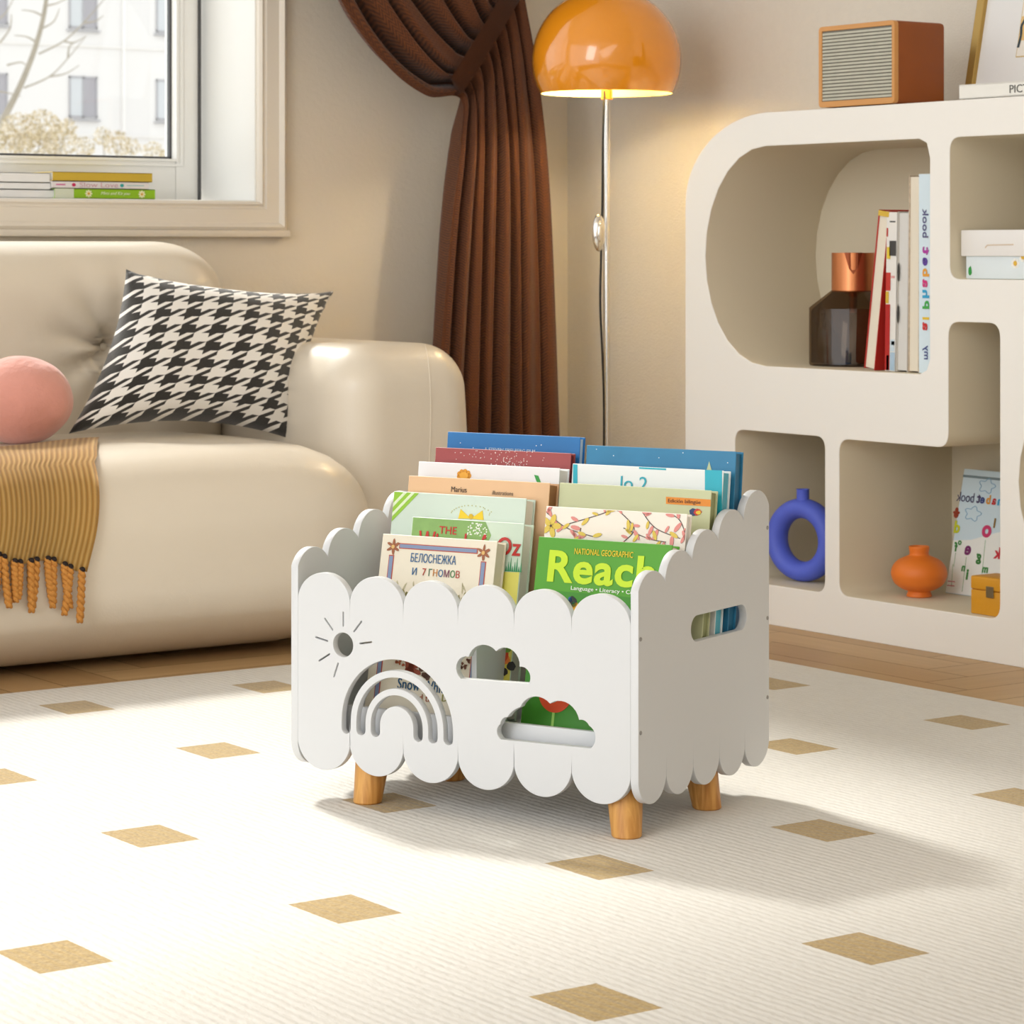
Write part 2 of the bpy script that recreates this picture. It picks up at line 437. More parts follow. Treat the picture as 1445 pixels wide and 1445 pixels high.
# window: deep white reveal, sash, pane
win = thing('window_1', None, None, (WIN_R, WY, WIN_B)); win['kind'] = 'structure'
def wbox(name, a, b, m, bev=.002):
    o = boxo(name, a, b, m, None, bev); o.data.transform(Matrix.Translation(-Vector((WIN_R, WY, WIN_B)))); o.parent = win; return o
wbox('reveal_lining', (WIN_R-.004, WY+.002, WIN_B), (WIN_R+.02, WY+.27, WIN_T), M['wwhite'])
wbox('sill_board', (WIN_L, WY+.002, WIN_B-.02), (WIN_R, WY+.27, WIN_B+.003), M['wwhite'])
SY = WY+.235
gx1 = onY(240, 100, SY+.03).x; gz0 = onY(200, 224, SY+.03).z; sx1 = onY(280, 100, SY).x
bm = bmesh.new()
mull = (1.25,)
for a, b in (((gx1, SY, WIN_B), (sx1+.01, SY+.06, WIN_T)), ((WIN_L, SY, WIN_B), (gx1, SY+.06, gz0)), ((WIN_L, SY, WIN_T-.1), (gx1, SY+.06, WIN_T)), ((WIN_L, SY, WIN_B), (WIN_L+.06, SY+.06, WIN_T))): box(bm, a, b, .004)
for mx_ in mull: box(bm, (mx_-.04, SY, gz0), (mx_+.04, SY+.06, WIN_T-.1), .004)
o = obj('sash', bm, M['wwhite']); o.data.transform(Matrix.Translation(-Vector((WIN_R, WY, WIN_B)))); o.parent = win
bm = bmesh.new()   # thin bead lines round the pane and the dark rubber seal
for k, (dy, dz) in enumerate(((.006, .012), (.012, .006))):
    box(bm, (gx1-.0+.012*k, SY-.003-.001*k, gz0-.012*k), (gx1+.006+.012*k, SY+.002, WIN_T-.1)); box(bm, (WIN_L+.06, SY-.003-.001*k, gz0-.006-.012*k), (gx1+.006+.012*k, SY+.002, gz0-.012*k))
o = obj('sash_bead', bm, M['wwhite']); o.data.transform(Matrix.Translation(-Vector((WIN_R, WY, WIN_B)))); o.parent = win
bm = bmesh.new()
box(bm, (gx1-.006, SY+.022, gz0), (gx1, SY+.034, WIN_T-.1)); box(bm, (WIN_L, SY+.022, gz0), (gx1, SY+.034, gz0+.006))
box(bm, (sx1-.002, SY-.006, WIN_B), (sx1+.004, SY+.002, WIN_T))
o = obj('rubber_seal', bm, cm('#4a4a4c')); o.data.transform(Matrix.Translation(-Vector((WIN_R, WY, WIN_B)))); o.parent = win
wbox('pane', (WIN_L+.03, SY+.026, gz0-.01), (gx1+.005, SY+.030, WIN_T-.09), M['pane'], 0)

# moulded casing round the opening
def casing():
    tw = .072
    prof = [(0, 0), (0, .012), (.006, .018), (.012, .014), (.016, .014), (.018, .018), (.05, .020), (.054, .026), (.060, .030), (.066, .026), (.070, .022), (tw, .010), (tw, 0)]
    bm = bmesh.new()
    corners = [(WIN_L, WIN_T), (WIN_L, WIN_B), (WIN_R, WIN_B), (WIN_R, WIN_T)]
    rings = []
    for (cx, cz), (sx, sz) in zip(corners, ((-1, 1), (-1, -1), (1, -1), (1, 1))):
        rings.append([bm.verts.new((cx+sx*d, WY-p, cz+sz*d)) for d, p in prof])
    for i in range(4):
        A, B = rings[i], rings[(i+1) % 4]
        for k in range(len(prof)-1): bm.faces.new((A[k], A[k+1], B[k+1], B[k]))
    box(bm, (WIN_L-tw-.004, WY-.032, WIN_B-tw-.012), (WIN_R+tw+.003, WY, WIN_B-tw+.004), .003)
    return tag(obj('trim_1', bm, M['trim'], None, 25), kind='structure')
casing()

# ------------------------------------------------------------------ outside, far below the flat and far behind
tag(boxo('ground', (-60, 12, -16.2), (160, 160, -16), mat('pale_ground', '#d8d4cc', .9)), kind='structure')
def building():
    Y = 100.0
    b = thing('apartment_building', 'pale apartment building seen through the window glass', 'building', (50, Y, -16))
    org = Vector((50, Y, -16))
    def part(name, a, c, m, par=b, bev=0):
        o = boxo(name, Vector(a)-org, Vector(c)-org, m, None, bev); o.parent = par; return o
    wall = mat('building_render', '#dfdddb', .9, var=.01, vscale=.3)
    part('wall', (20, Y, -16), (80, Y+10, 15), wall)
    x_a, x_b = onY(97, 140, Y).x, onY(137, 140, Y).x
    per = onY(220, 140, Y).x - x_a
    zr = [(onY(117, 166, Y).z, onY(117, 108, Y).z), (onY(117, 40, Y).z, onY(117, -18, Y).z)]
    zr.append((2*zr[0][0]-zr[1][0], 2*zr[0][1]-zr[1][1]))
    for z0, z1 in zr:
        part('ledge', (20, Y-.08, z0-.75), (80, Y, z0-.68), cm('#e4e1dd'))
        for k in range(-6, 7):
            x0 = x_a+per*k; x1 = x0+(x_b-x_a); wd = .07
            bm = bmesh.new()
            for a, c in (((x0, Y-.05, z0), (x0+wd, Y+.02, z1)), ((x1-wd, Y-.05, z0), (x1, Y+.02, z1)), ((x0, Y-.05, z0), (x1, Y+.02, z0+wd)), ((x0, Y-.05, z1-wd), (x1, Y+.02, z1)), (((x0+x1)/2-.04, Y-.05, z0), ((x0+x1)/2+.04, Y+.02, z1)), ((x0-.1, Y-.15, z0-.14), (x1+.1, Y, z0-.08))): box(bm, Vector(a)-org, Vector(c)-org)
            f = obj('window', bm, cm('#a5a4a8'), b)
            part('pane', (x0+wd, Y-.02, z0+wd), ((x0+x1)/2, Y-.001, z1-wd), cm('#c6cacd'), f)
            part('pane', ((x0+x1)/2, Y-.02, z0+wd), (x1-wd, Y-.001, z1-wd), cm('#a19fa5'), f)
    part('downpipe', (onY(172, 100, Y).x, Y-.1, -16), (onY(172, 100, Y).x+.1, Y, 15), cm('#e9e7e4'))
building()
def px_path(pts, Y, n=5): return [onY(a, b, Y+(c if len(q) > 2 else 0)) for q in cr(pts, n) for a, b, c in [(q+(0,))[:3]]]
tr = thing('bare_tree', 'bare pale tree outside the window at its left edge', 'tree', onY(-60, 420, 40))
tr.location.z = -16
def tpart(name, bm, m):
    o = obj(name, bm, m, None, 60); o.data.transform(Matrix.Translation(-tr.location)); o.parent = tr; return o
bark = mat('pale_bark', '#a09889', .9, var=.2, vscale=6)
pts = [onY(-60, 420, 40), ] + px_path([(-30, 240), (0, 178), (28, 122), (48, 72), (62, 20), (70, -40)], 40)
pts = [Vector((pts[0].x, 40, -16))] + pts
tpart('trunk', tube(bmesh.new(), pts, [.14]*2+[.066-.0014*i for i in range(len(pts)-2)], 8), bark)
for br in ([(55, 76), (90, 58), (118, 32), (146, 0), (160, -20)], [(34, 124), (70, 108), (96, 82), (122, 50)], [(-20, 128), (6, 130), (30, 136)], [(66, 8), (82, 4), (100, -6)], [(60, 22), (46, 16), (30, 14)], [(68, -5), (58, -10)], [(10, 92), (30, 88), (40, 96)], [(90, 58), (104, 60), (120, 52)], [(118, 32), (134, 30), (146, 22)], [(70, 108), (92, 104), (112, 92)], [(52, 60), (38, 52), (20, 50)], [(60, 40), (76, 30), (84, 12)], [(96, 82), (98, 66), (108, 58)], [(0, 60), (14, 40), (16, 20)], [(-6, 30), (8, 18), (20, -4)]):
    p = px_path(br, 39.9); tpart('branch', tube(bmesh.new(), p, [.018-.013*i/len(p) for i in range(len(p))], 6), bark)
bloss = [mat('blossom_'+str(i), c, .9) for i, c in enumerate(('#c4b593', '#d8cdb8', '#a39473'))]
for i, (cl, lab) in enumerate((([(30, 185, 30), (8, 200, 28), (60, 178, 26), (95, 180, 14), (55, 205, 30), (85, 200, 24)], 'cream blossoming bush outside, left of the two behind the glass'),
                               ([(145, 192, 15), (165, 203, 20), (185, 207, 14), (215, 214, 16), (118, 208, 16), (235, 220, 10)], 'cream blossoming bush outside, right of the two behind the glass'))):
    base = onY(cl[1][0], 230, 36 if i == 0 else 39.5); base.z = -16
    t = thing('blossoming_bush', lab, 'bush', base)
    BY_ = 36 if i == 0 else 39.5
    bm = bmesh.new()
    for cx, cy, r in cl:
        for q in range(int(r*r*.9)):
            a, rr = random.random()*2*PI, r*math.sqrt(random.random())
            c = onY(cx+rr*math.cos(a), cy+rr*math.sin(a)*.9, BY_+random.uniform(-1, 1)) - base
            s = random.uniform(.008, .02); R = Matrix.Rotation(random.random()*6, 3, Vector((random.random(), random.random(), random.random())).normalized())
            f = bm.faces.new([bm.verts.new(c+R @ Vector(v)*s) for v in ((-1, -1, 0), (1, -1, 0), (1, 1, .3), (-1, 1, 0))]); f.material_index = random.randrange(3)
    obj('blossoms', bm, bloss, t, 0)
    bm = bmesh.new()
    for cx, cy, r in cl:
        top = onY(cx, cy, BY_)-base; tube(bm, [Vector((random.uniform(-.1, .1), 0, 0)), Vector((top.x*.6, 0, top.z-1.2)), top], [.05, .02, .008], 5)
    obj('stems', bm, bark, t)

# ------------------------------------------------------------------ rug
RX, RY = 3.452, 4.490
rug = thing('rug', 'large white ribbed wool rug scattered with tan rectangles', 'rug', (0, 0, 0))
bpy.data.objects.remove(rug)
bm = bmesh.new(); box(bm, (.45, 1.35, .0005), (RX, RY, .009), .003)
rug = obj('rug', bm, M['rug'])
tag(rug, 'large white ribbed wool rug scattered with tan rectangles', 'rug')
RZ = .009

# ------------------------------------------------------------------ the white book rack
RO = Vector((2.015, 3.396, RZ)); RROT = math.atan2(-.921, .389)
RM = Matrix.Translation(RO) @ Matrix.Rotation(RROT, 4, 'Z'); RMI = RM.inverted()
RW, RD, TH = .573, .390, .012
def RP(px, py, y=0):
    """picture ray -> rack-local (x, z) on its plane y"""
    o = RMI @ O0; d = RMI.to_3x3() @ ray(px, py); t = (y-o.y)/d.y; p = o+d*t; return (p.x, p.z)
rack = thing('book_rack', 'white scalloped children\'s book rack with sun, rainbow and cloud cutouts on wooden legs', 'book rack', RO, RROT)
ZB, ZT = .050-.004, .328
def lobes(x0, x1, n, tops, ry, sgn, rx=None):
    """edge made of n overlapping round lobes, left to right"""
    r = (x1-x0)/n/2; rx = rx or r*1.006; cs = [x0+r*(2*i+1) for i in range(n)]
    f = lambda x: max([(t*sgn-ry+ry*math.sqrt(max(0, 1-((x-c)/rx)**2)) if abs(x-c) <= rx else -9) for c, t in zip(cs, tops)])
    xs = set()
    for c in cs:
        for k in range(41):
            x = c-rx*math.cos(PI*k/40)
            if x0 <= x <= x1: xs.add(round(x, 6))
        if c-rx > x0: xs.add(round(c-rx-1e-5, 6))
    xs |= {round(x0, 6), round(x1, 6)}
    out = [(x, sgn*f(x)) for x in sorted(xs)]
    res = []
    for i, p in enumerate(out):
        res.append(p)
        if 0 < i < len(out)-1 and p[1]*sgn < out[i-1][1]*sgn and p[1]*sgn <= out[i+1][1]*sgn and rx < r*1.02:
            res += [(p[0]+.0002, p[1]-sgn*.010), (p[0]+.0006, p[1])]
    return res
def scallops(x0, x1, n, z0, z1, tops=None, ry=None, rxs=None):
    r = (x1-x0)/n/2
    a = lobes(x0, x1, n, tops or [z1]*n, ry or r*.93, 1, rxs)
    b = lobes(x0, x1, n, [z0]*n, r*.96, -1)
    return a + b[::-1]
front = scallops(TH, RW-TH, 6, ZB, ZT)
holes = []
sc = RP(484, 910)
holes.append([(sc[0]+.0175*math.cos(a), sc[1]+.0175*math.sin(a)) for a in [2*PI*i/28 for i in range(28)]])
def slot(a, b, w):
    a = Vector(a); b = Vector(b); d = (b-a).normalized(); n = Vector((-d.y, d.x))*w/2
    return [tuple(a-n), tuple(b-n), tuple(b+d*w*.5), tuple(b+n), tuple(a+n), tuple(a-d*w*.5)]
cz1 = lambda x, y: RP(390+x*.2768, 590+y*.2768)
for a, b in (((340, 990), (340, 1060)), ((433, 1037), (395, 1088)), ((485, 1142), (425, 1150)), ((247, 1022), (286, 1080)), ((200, 1117), (260, 1137)), ((217, 1237), (270, 1203)), ((293, 1318), (314, 1250))):
    holes.append(slot(cz1(*a), cz1(*b), .0024))
rcx, rtop = RP(559.5, 930.8)
rz0 = rtop-.0945
def rainbow(R, r, leg):
    w = (R-r)/2; o = ell(rcx, rz0, R, R, 180, 0, 30)
    o += ell(rcx+R-w, rz0-leg, w, w, 0, -180, 8)
    o += ell(rcx, rz0, r, r, 0, 180, 26)
    o += ell(rcx-R+w, rz0-leg, w, w, 0, -180, 8)
    return o
holes += [rainbow(.0945, .0790, .010), rainbow(.0690, .0535, .010), rainbow(.0440, .0285, .010)]
def cloud(px):
    out = []
    for i, (x, y, s) in enumerate(px):
        x2, y2, _ = px[(i+1) % len(px)]; out += arc(RP(x, y), RP(x2, y2), s, 9) if s else [RP(x, y)]
    return out
holes.append(cloud([(650, 957.5, .0135), (661, 927, .0125), (700, 919, .0145), (733, 941, .009), (746, 964.5, 0)]))
holes.append(cloud([(707, 1043.5, .006), (706, 1022, .003), (716, 1012, .002), (734, 998, .012), (776, 993, .013), (817, 1016, .003), (831, 1024, .009), (833, 1056, 0)]))
prism('front_panel', [front]+holes, TH, M['rack'], rack, bev=.0007)
tops = [.3676-RZ+.0005, .3885-RZ, .4100-RZ, .4315-RZ, .4528-RZ]
side = scallops(0, RD, 5, ZB, 0, tops=tops, ry=.040, rxs=.0425)
h0, h1, hz0, hz1 = .149, .318, .2485, .2845
hr = (hz1-hz0)/2
handle = ell(h1-hr, (hz0+hz1)/2, hr, hr, 90, -90, 14)+ell(h0+hr, (hz0+hz1)/2, hr, hr, 270, 90, 14)
MS = Matrix(((0, -1, 0, 0), (1, 0, 0, 0), (0, 0, 1, 0), (0, 0, 0, 1)))  # local x -> y, local y -> -x
for xo in (TH, RW):
    sp = prism('side_panel', [side, handle], TH, M['rack'], rack, mtx=Matrix.Translation((xo, 0, 0)) @ MS, bev=.0007)
    if xo == RW:
        for by, bz in ((.006, .271), (.006, .146), (.384, .387), (.384, .256), (.384, .141)):
            bm = bmesh.new(); lathe(bm, [(0, .0012), (.0022, .0012), (.003, .0004), (.003, -.004)], 16)
            bmesh.ops.transform(bm, matrix=Matrix.Translation((RW, by, bz)) @ Matrix.Rotation(PI/2, 4, 'Y'), verts=bm.verts)
            obj('bolt', bm, M['steel'], sp)
prism('back_panel', [scallops(TH, RW-TH, 6, ZB, .400)], TH, M['rack'], rack, y0=RD-TH, bev=.0007)
boxo('bottom_board', (TH+.0003, TH+.0003, .082), (RW-TH-.0003, RD-TH-.0003, .092), M['rack'], rack)
# front rail and the stepped boards the books stand on, one flight for each column
boxo('rail', (TH+.0003, .0300, .0922), (RW-TH-.0003, .0390, .136), M['rack'], rack, .001)
XM = .288
boxo('divider', (XM-.004, .0395, .0922), (XM+.004, RD-TH-.0005, .26), M['rack'], rack)
for xa, xb, st in ((TH+.0003, XM-.0045, ((.094, .172, .118), (.172, .253, .145), (.253, .377, .170))), (XM+.0045, RW-TH-.0003, ((.105, .180, .118), (.180, .235, .145), (.235, .377, .170)))):
    for ya, yb, zt in st: boxo('shelf_board', (xa, ya+.0002, .0922), (xb, yb-.0002, zt), M['rack'], rack)
LEG = [((.113, .030), (.116, .044)), ((.540, .027), (.526, .044)), ((.121, .238), (.124, .232)), ((.545, .250), (.532, .244))]
for (bx, by), (tx, ty) in LEG:
    bm = bmesh.new(); lathe(bm, [(0, 0), (.0185, 0), (.0205, .002), (.0265, .082), (0, .082)], 36)
    for v in bm.verts: v.co.x += bx+(tx-bx)*v.co.z/.082; v.co.y += by+(ty-by)*v.co.z/.082
    obj('leg', bm, M['legwood'], rack)

# ------------------------------------------------------------------ books in the rack
def book_mesh(root, w, h, t, cov, pages, spine='left', back=None, board=.002):
    """front cover on y=0 facing -y, thickness towards +y, x 0..w, z 0..h"""
    bm = bmesh.new(); box(bm, (0, 0, 0), (w, board, h), .0006, 1)
    sx = (0, board) if spine == 'left' else (w-board, w)
    box(bm, (sx[0], board*.5, 0), (sx[1], t-board*.5, h), .0006, 1)
    box(bm, (0, t-board, 0), (w, t, h), .0006, 1)
    obj('cover', bm, cov, root)
    i = .003
    obj('pages', box(bmesh.new(), (i if spine == 'left' else i*.6, board, i), (w-i if spine == 'left' else w-i, t-board, h-i)), pages, root)
def rack_book(label, y, pl, pr, ptop, zb, t, cov, pages, tilt=8, cat='book'):
    """pl, pr: picture x of the left and right cover edges at the top; y: depth of the front cover's top edge in the rack"""
    xl, zt = RP(pl, ptop, y); xr, _ = RP(pr, ptop+9, y)
    th = math.radians(tilt); zb = zb+t*math.sin(th)+.0005; h = (zt-zb)/math.cos(th)
    root = thing('book', label, cat, (0, 0, 0), 0, 'picture books in the white rack')
    base = Vector((xl, y-h*math.sin(th), zb))
    root.matrix_world = RM @ Matrix.Translation(base) @ Matrix.Rotation(-th, 4, 'X')
    book_mesh(root, xr-xl, h, t, cov, pages)
    return root, xr-xl, h
def loc(root):
    """picture point -> the book's own (x, z) on its cover"""
    mi = root.matrix_world.inverted()
    def f(px, py):
        o = mi @ O0; d = mi.to_3x3() @ ray(px, py); s = -o.y/d.y; p = o+d*s; return (p.x, p.z)
    return f
Z0 = .0925
# left column, front to back
b, w, h = rack_book('cream fairy-tale book with blue title in foreign letters, front of the left column', 0.115, 540.5, 702, 753, Z0, .026, cm('#e6ddc8'), M['paper'], 11)
L = loc(b)
bl, rd, br_ = cm('#7f8fae'), cm('#b5503c'), cm('#9a5a34')
def bar(a0, a1, b1, b0):
    (x0, z0), (x1, z1) = a0, b1
    patch('border', [(x0, z0), (x1, z0), (x1, z1), (x0, z1)], rd, b, -.0006); d = .0014
    patch('border', [(x0+d, z0+d), (x1-d, z0+d), (x1-d, z1-d), (x0+d, z1-d)], bl, b, -.0010)
ix0, ix1, iz1, iz0 = .019, w-.019, h-.012, .018
for x0, z0, x1, z1 in ((ix0+.012, iz1-.008, ix1-.012, iz1), (ix0-.004, iz0+.02, ix0+.005, iz1-.018), (ix1-.005, iz0+.02, ix1+.004, iz1-.018), (ix0+.012, iz0, ix1-.012, iz0+.008)):
    patch('border', [(x0, z0), (x1, z0), (x1, z1), (x0, z1)], rd, b, -.0006); d = .0014
    patch('border', [(x0+d, z0+d), (x1-d, z0+d), (x1-d, z1-d), (x0+d, z1-d)], bl, b, -.0010)
for cx, cz in ((ix0+.002, iz1-.006), (ix1-.002, iz1-.006), (ix0+.002, iz0+.006), (ix1-.002, iz0+.006)):
    prints('corner_ornament', [blob(cx+.006*math.cos(a), cz+.006*math.sin(a), .006, .0022, 8, .2, a) for a in (.5, 1.5, 2.6, 3.7, 4.8, 5.8)], br_, b, -.0012)
    patch('corner_ornament', blob(cx, cz, .003, .003, 8), cm('#d8b06a'), b, -.0016)
mid = w*.5
text('title', 'БЕЛОСНЕЖКА', cm('#1f5f93'), b, mid-.045, h-.038, w=.078, h=.013)
for ch, c, x, wl in (('И', '#1f5f93', 0, .0075), ('7', '#b03a26', .0175, .006), ('Г', '#2f6a4a', .0285, .0055), ('Н', '#c07a2a', .0360, .0070), ('О', '#1f5f93', .0450, .0078), ('М', '#7a3a5a', .0548, .0088), ('О', '#2f7a3a', .0655, .0078), ('В', '#b03a26', .0752, .0062)):
    text('title', ch, cm(c), b, mid-.040+x, h-.0565, w=wl, h=.0105)
random.seed(3)
polys = []; pol2 = []; pol3 = []
for k in range(60):
    x = random.uniform(.032, w-.032); z = random.uniform(h-.135, h-.068); polys.append(blob(x, z, .0012, random.uniform(.003, .008), 5, .3, random.uniform(-.6, .6)))
for cx in (.05, w-.052):
    for k in range(40): pol2.append(blob(cx+random.uniform(-.011, .011), h-.082-random.random()*.06, .002, .007, 6, .3, random.uniform(-.3, .3)))
prints('cover_picture', polys, cm('#b9b18f'), b, -.0007); prints('cover_picture', pol2, cm('#8c8648'), b, -.0011)
fx = w*.63
patch('cover_picture', blob(fx, h-.083, .009, .011, 14, .1), cm('#d9b23c'), b, -.0014); patch('cover_picture', blob(fx, h-.086, .005, .006), cm('#e9c3a0'), b, -.0018)
patch('cover_picture', [(fx-.008, h-.094), (fx+.007, h-.094), (fx+.014, h-.125), (fx-.010, h-.125)], cm('#4a7ba0'), b, -.0014)
for i, (px_, py_, rr) in enumerate(((582, 941, 12), (602, 950, 10), (655, 938, 5), (565, 935, 5))):
    x, z = L(px_, py_); prints('cover_picture', [blob(x+random.uniform(-.01, .01), z+random.uniform(-.008, .008), rr*.0004, rr*.0006, 7, .4, random.random()*3) for k in range(9)], cm(('#8c3d22', '#5b3a28', '#6d3c24', '#a5552c')[i]), b, -.0013)
x, z = L(561, 972); text('title', 'Snow White', cm('#1b4f74'), b, x, z, w=.088, h=.016, bold=.001)
x, z = L(590, 991); text('title', 'and the', cm('#a5532b'), b, x-.012, z+.002, w=.042, h=.010)
x, z = L(626, 992); text('title', 'Dwarfs', cm('#8a8a2c'), b, x-.003, z+.002, w=.04, h=.010)
# emerald-tale book
b, w, h = rack_book('pale green book with large red old-style title, second from front in the left column', 0.15, 582, 740, 729, 0.118, .028, mat('oz_cover', '#c5d6c3', .4, var=.06, vscale=10), M['paperw'], 10)
L = loc(b)
patch('cover_picture', [(.002, h-.075), (w*.60, h-.075), (w*.72, h-.02), (w*.66, h-.001), (.002, h-.001)], mat('oz_green', '#7fa65c', .4, var=.2, vscale=60), b, -.0006)
patch('cover_picture', [(w*.45, h-.19), (w-.001, h-.19), (w-.001, L(738, 808)[1]), (w*.45, L(738, 812)[1])], cm('#d8cf62'), b, -.0006)
patch('cover_picture', [(.002, .002), (w-.001, .002), (w-.001, h-.19), (.002, h-.19)], cm('#cfc24e'), b, -.0006)
text('title', 'THE', cm('#b8261c'), b, *L(620, 753), w=.030, h=.011, bold=.001)
x, z = L(589, 785); text('title', 'Wizard of', cm('#b8261c'), b, x, z, y=-.0016, w=.116, h=.038, bold=.0015)
x, z = L(701, 783); text('title', 'Oz', cm('#b8261c'), b, x, z, y=-.0016, w=.040, h=.026, bold=.0015)
x, z = L(713, 806); prints('cover_picture', [[(x+i*.0035, z), (x+i*.0035+.003, z), (x+i*.0035+.0015, z+.008+.006*((i*7) % 3))] for i in range(8)], cm('#2f8a57'), b, -.0010)
random.seed(11)
prints('cover_picture', [blob(w*random.uniform(.5, .68), h-random.uniform(.004, .022), .0012, .0012, 5) for k in range(50)], cm('#eef3ea'), b, -.0012)
for (pa, pb, r, c) in ((709, 925, 9, '#c8431f'), (714, 931, 6, '#e07a35'), (722, 940, 6, '#1d1a18'), (712, 948, 5, '#26201c'), (716, 914, 6, '#6f9a3c')):
    x, z = L(pa, pb); patch('cover_picture', blob(x, z, r*.0012, r*.0011, 14, .12), cm(c), b, -.0010-.0002*(pa % 3))
# thick mint book
b, w, h = rack_book('thick pale mint book with a yellow bow, third from front in the left column', 0.185, 556, 743, 693, 0.118, .027, cm('#c9d8cb'), M['paperw'], 9)
L = loc(b)
patch('corner_patch', [(.001, h-.001), (.045, h-.001), (.001, h-.045)], cm('#8fbf2e'), b, -.0007)
for k in (0, 1): patch('corner_patch', [(.001, h-.018-.014*k), (.018+.014*k, h-.001), (.024+.014*k, h-.001), (.001, h-.024-.014*k)], cm('#d9e8c0'), b, -.0011)
x, z = L(665, 729)
for s in (-1, 1): patch('bow', [(x, z-.003), (x+s*.022, z-.004), (x+s*.019, z+.010)], cm('#e6c51e'), b, -.0008)
patch('bow', blob(x, z, .004, .004, 10), cm('#d0aa10'), b, -.0012)
prints('bow', [blob(x+.034*math.cos(a)*random.uniform(.9, 1.1), z+.012*math.sin(a)+.004, .0008, .0008, 5) for a in [PI*i/16 for i in range(17)]], cm('#b8b04a'), b, -.0008)
# peach book
b, w, h = rack_book('peach book with small dark author lettering, fourth from front in the left column', 0.22, 577, 776, 671, 0.145, .028, mat('peach_cover', '#dcb58c', .5, var=.05, vscale=20), cm('#a9794f'), 8)
L = loc(b)
x, z = L(637, 694); text('author_name', 'Marius', cm('#4a3a2e'), b, x, z, w=.027, h=.008)
x, z = L(695, 698); text('author_name', 'illustrations', cm('#6a5a4a'), b, x, z, w=.036, h=.006)
# white book with orange flower
b, w, h = rack_book('thick white book with an orange flower, fifth from front in the left column', 0.255, 591, 790, 651, 0.145, .029, cm('#e9ecee'), M['paperw'], 7)
L = loc(b); x, z = L(655, 671)
prints('flower', [blob(x+.009*math.cos(a), z+.006*math.sin(a), .004, .004, 8) for a in [2*PI*i/9 for i in range(9)]], cm('#dd9a22'), b, -.0008); patch('flower', blob(x, z, .008, .005), cm('#e6ab35'), b, -.0012)
x, z = L(757, 676); patch('leaf_print', [(x-.004, z+.006), (x+.003, z+.005), (x+.010, z-.008), (x+.001, z-.004)], cm('#2f9a3c'), b, -.0008)
# burgundy
b, w, h = rack_book('dull burgundy book speckled with white, second from back in the left column', 0.295, 615, 806, 631, 0.17, .014, cm('#9a4444'), cm('#7f3434'), 7)
L = loc(b); random.seed(5)
prints('speckles', [blob(*[L(random.gauss(722, 18), random.uniform(636, 657))[k] for k in (0, 1)], random.uniform(.0004, .0012), random.uniform(.0004, .0012), 5) for q in range(70)], cm('#e8d8d4'), b, -.0008)
prints('speckles', [blob(*L(random.uniform(640, 680), random.uniform(634, 648)), .0007, .0007, 5) for q in range(14)], cm('#e8d8d4'), b, -.0008)
# blue film book
b, w, h = rack_book('bright blue book with fine white capitals, at the back of the left column', 0.325, 632, 819, 609, 0.17, .016, mat('film_blue', '#1f72b4', .4, var=.12, vscale=9), cm('#c9dcea'), 6)
L = loc(b); x, z = L(684, 636); text('subtitle', 'A STEVEN SPIELBERG FILM', cm('#cfe2f2'), b, x, z, w=.090, h=.0048)
prints('star_dots', [blob(*L(a, c), .0009, .0009, 6) for a, c in ((650, 625), (668, 632), (757, 629), (764, 628), (640, 640))], cm('#e6f0f8'), b, -.0008)
# right column
b, w, h = rack_book('bright green schoolbook with big lime title, front of the right column', 0.122, 760.5, 949, 757, Z0, .022, cm('#4f9a1c'), M['paper'], 11)
L = loc(b)
x, z = L(811, 782); text('series_name', 'NATIONAL GEOGRAPHIC', cm('#e2c41c'), b, x, z, w=.094, h=.0085, bold=.0008)
x, z = L(772, 822); text('title', 'Reach', cm('#c3e01a'), b, x, z+.001, w=.172, h=.045, bold=.0028)
x, z = L(806, 833); text('subtitle', 'Language • Literacy • Content', cm('#f0f3e6'), b, x, z-.001, w=.122, h=.0072, bold=.0006)
patch('cover_picture', [(.002, .002), (w-.002, .002), (w-.002, h-.076), (.002, h-.074)], cm('#3c8a1c'), b, -.0006)
for (pa, pb, r, c) in ((808, 850, 9, '#16241c'), (812, 856, 6, '#e0a51c'), (805, 846, 4, '#1d5fa0'), (810, 853, 3, '#2ba05a')):
    x, z = L(pa, pb); patch('cover_picture', blob(x, z, r*.0008, r*.001, 12, .25), cm(c), b, -.0010-.0001*pb % 7 * .0001)
x, z = L(782, 1000)
patch('cover_picture', arc((x-.026, z+.016), (x+.026, z+.013), -.020, 14)+[(x+.026, z+.013), (x+.010, z+.014), (x, z+.009), (x-.010, z+.015)], cm('#db4a1c'), b, -.0012)
patch('cover_picture', [(x-.002, z-.03), (x+.002, z-.03), (x+.002, z+.001), (x-.002, z+.001)], cm('#9fcf62'), b, -.0010)
random.seed(21)
b, w, h = rack_book('white book with pink and yellow flower print, second from front in the right column', 0.166, 771, 970, 714, 0.118, .015, cm('#efe6da'), M['paperw'], 9)
L = loc(b)
stems, pink, yel, dk = [], [], [], []
for s0, s1, s2 in (((770, 722), (800, 745), (840, 758)), ((800, 740), (850, 725), (868, 716)), ((868, 716), (895, 745), (880, 765)), ((880, 745), (915, 760), (940, 765)), ((905, 720), (925, 745), (960, 760)), ((940, 722), (960, 735), (970, 765)), ((820, 745), (815, 765), (812, 775))):
    p = [L(*q) for q in cr([s0, s1, s2], 8)]; stems += strokep(p, .0012)
    for i in range(1, len(p)-1, 2):
        a = random.uniform(0, 6.28); r = random.uniform(.005, .0085)
        (pink if random.random() < .65 else yel).append(blob(p[i][0]+r*math.cos(a), p[i][1]+r*math.sin(a), r, r*.38, 10, .05, a))
x, z = L(778, 742)
for k in range(5): a = k*1.257; yel.append(blob(x+.009*math.cos(a), z+.009*math.sin(a), .0085, .0045, 10, .05, a))
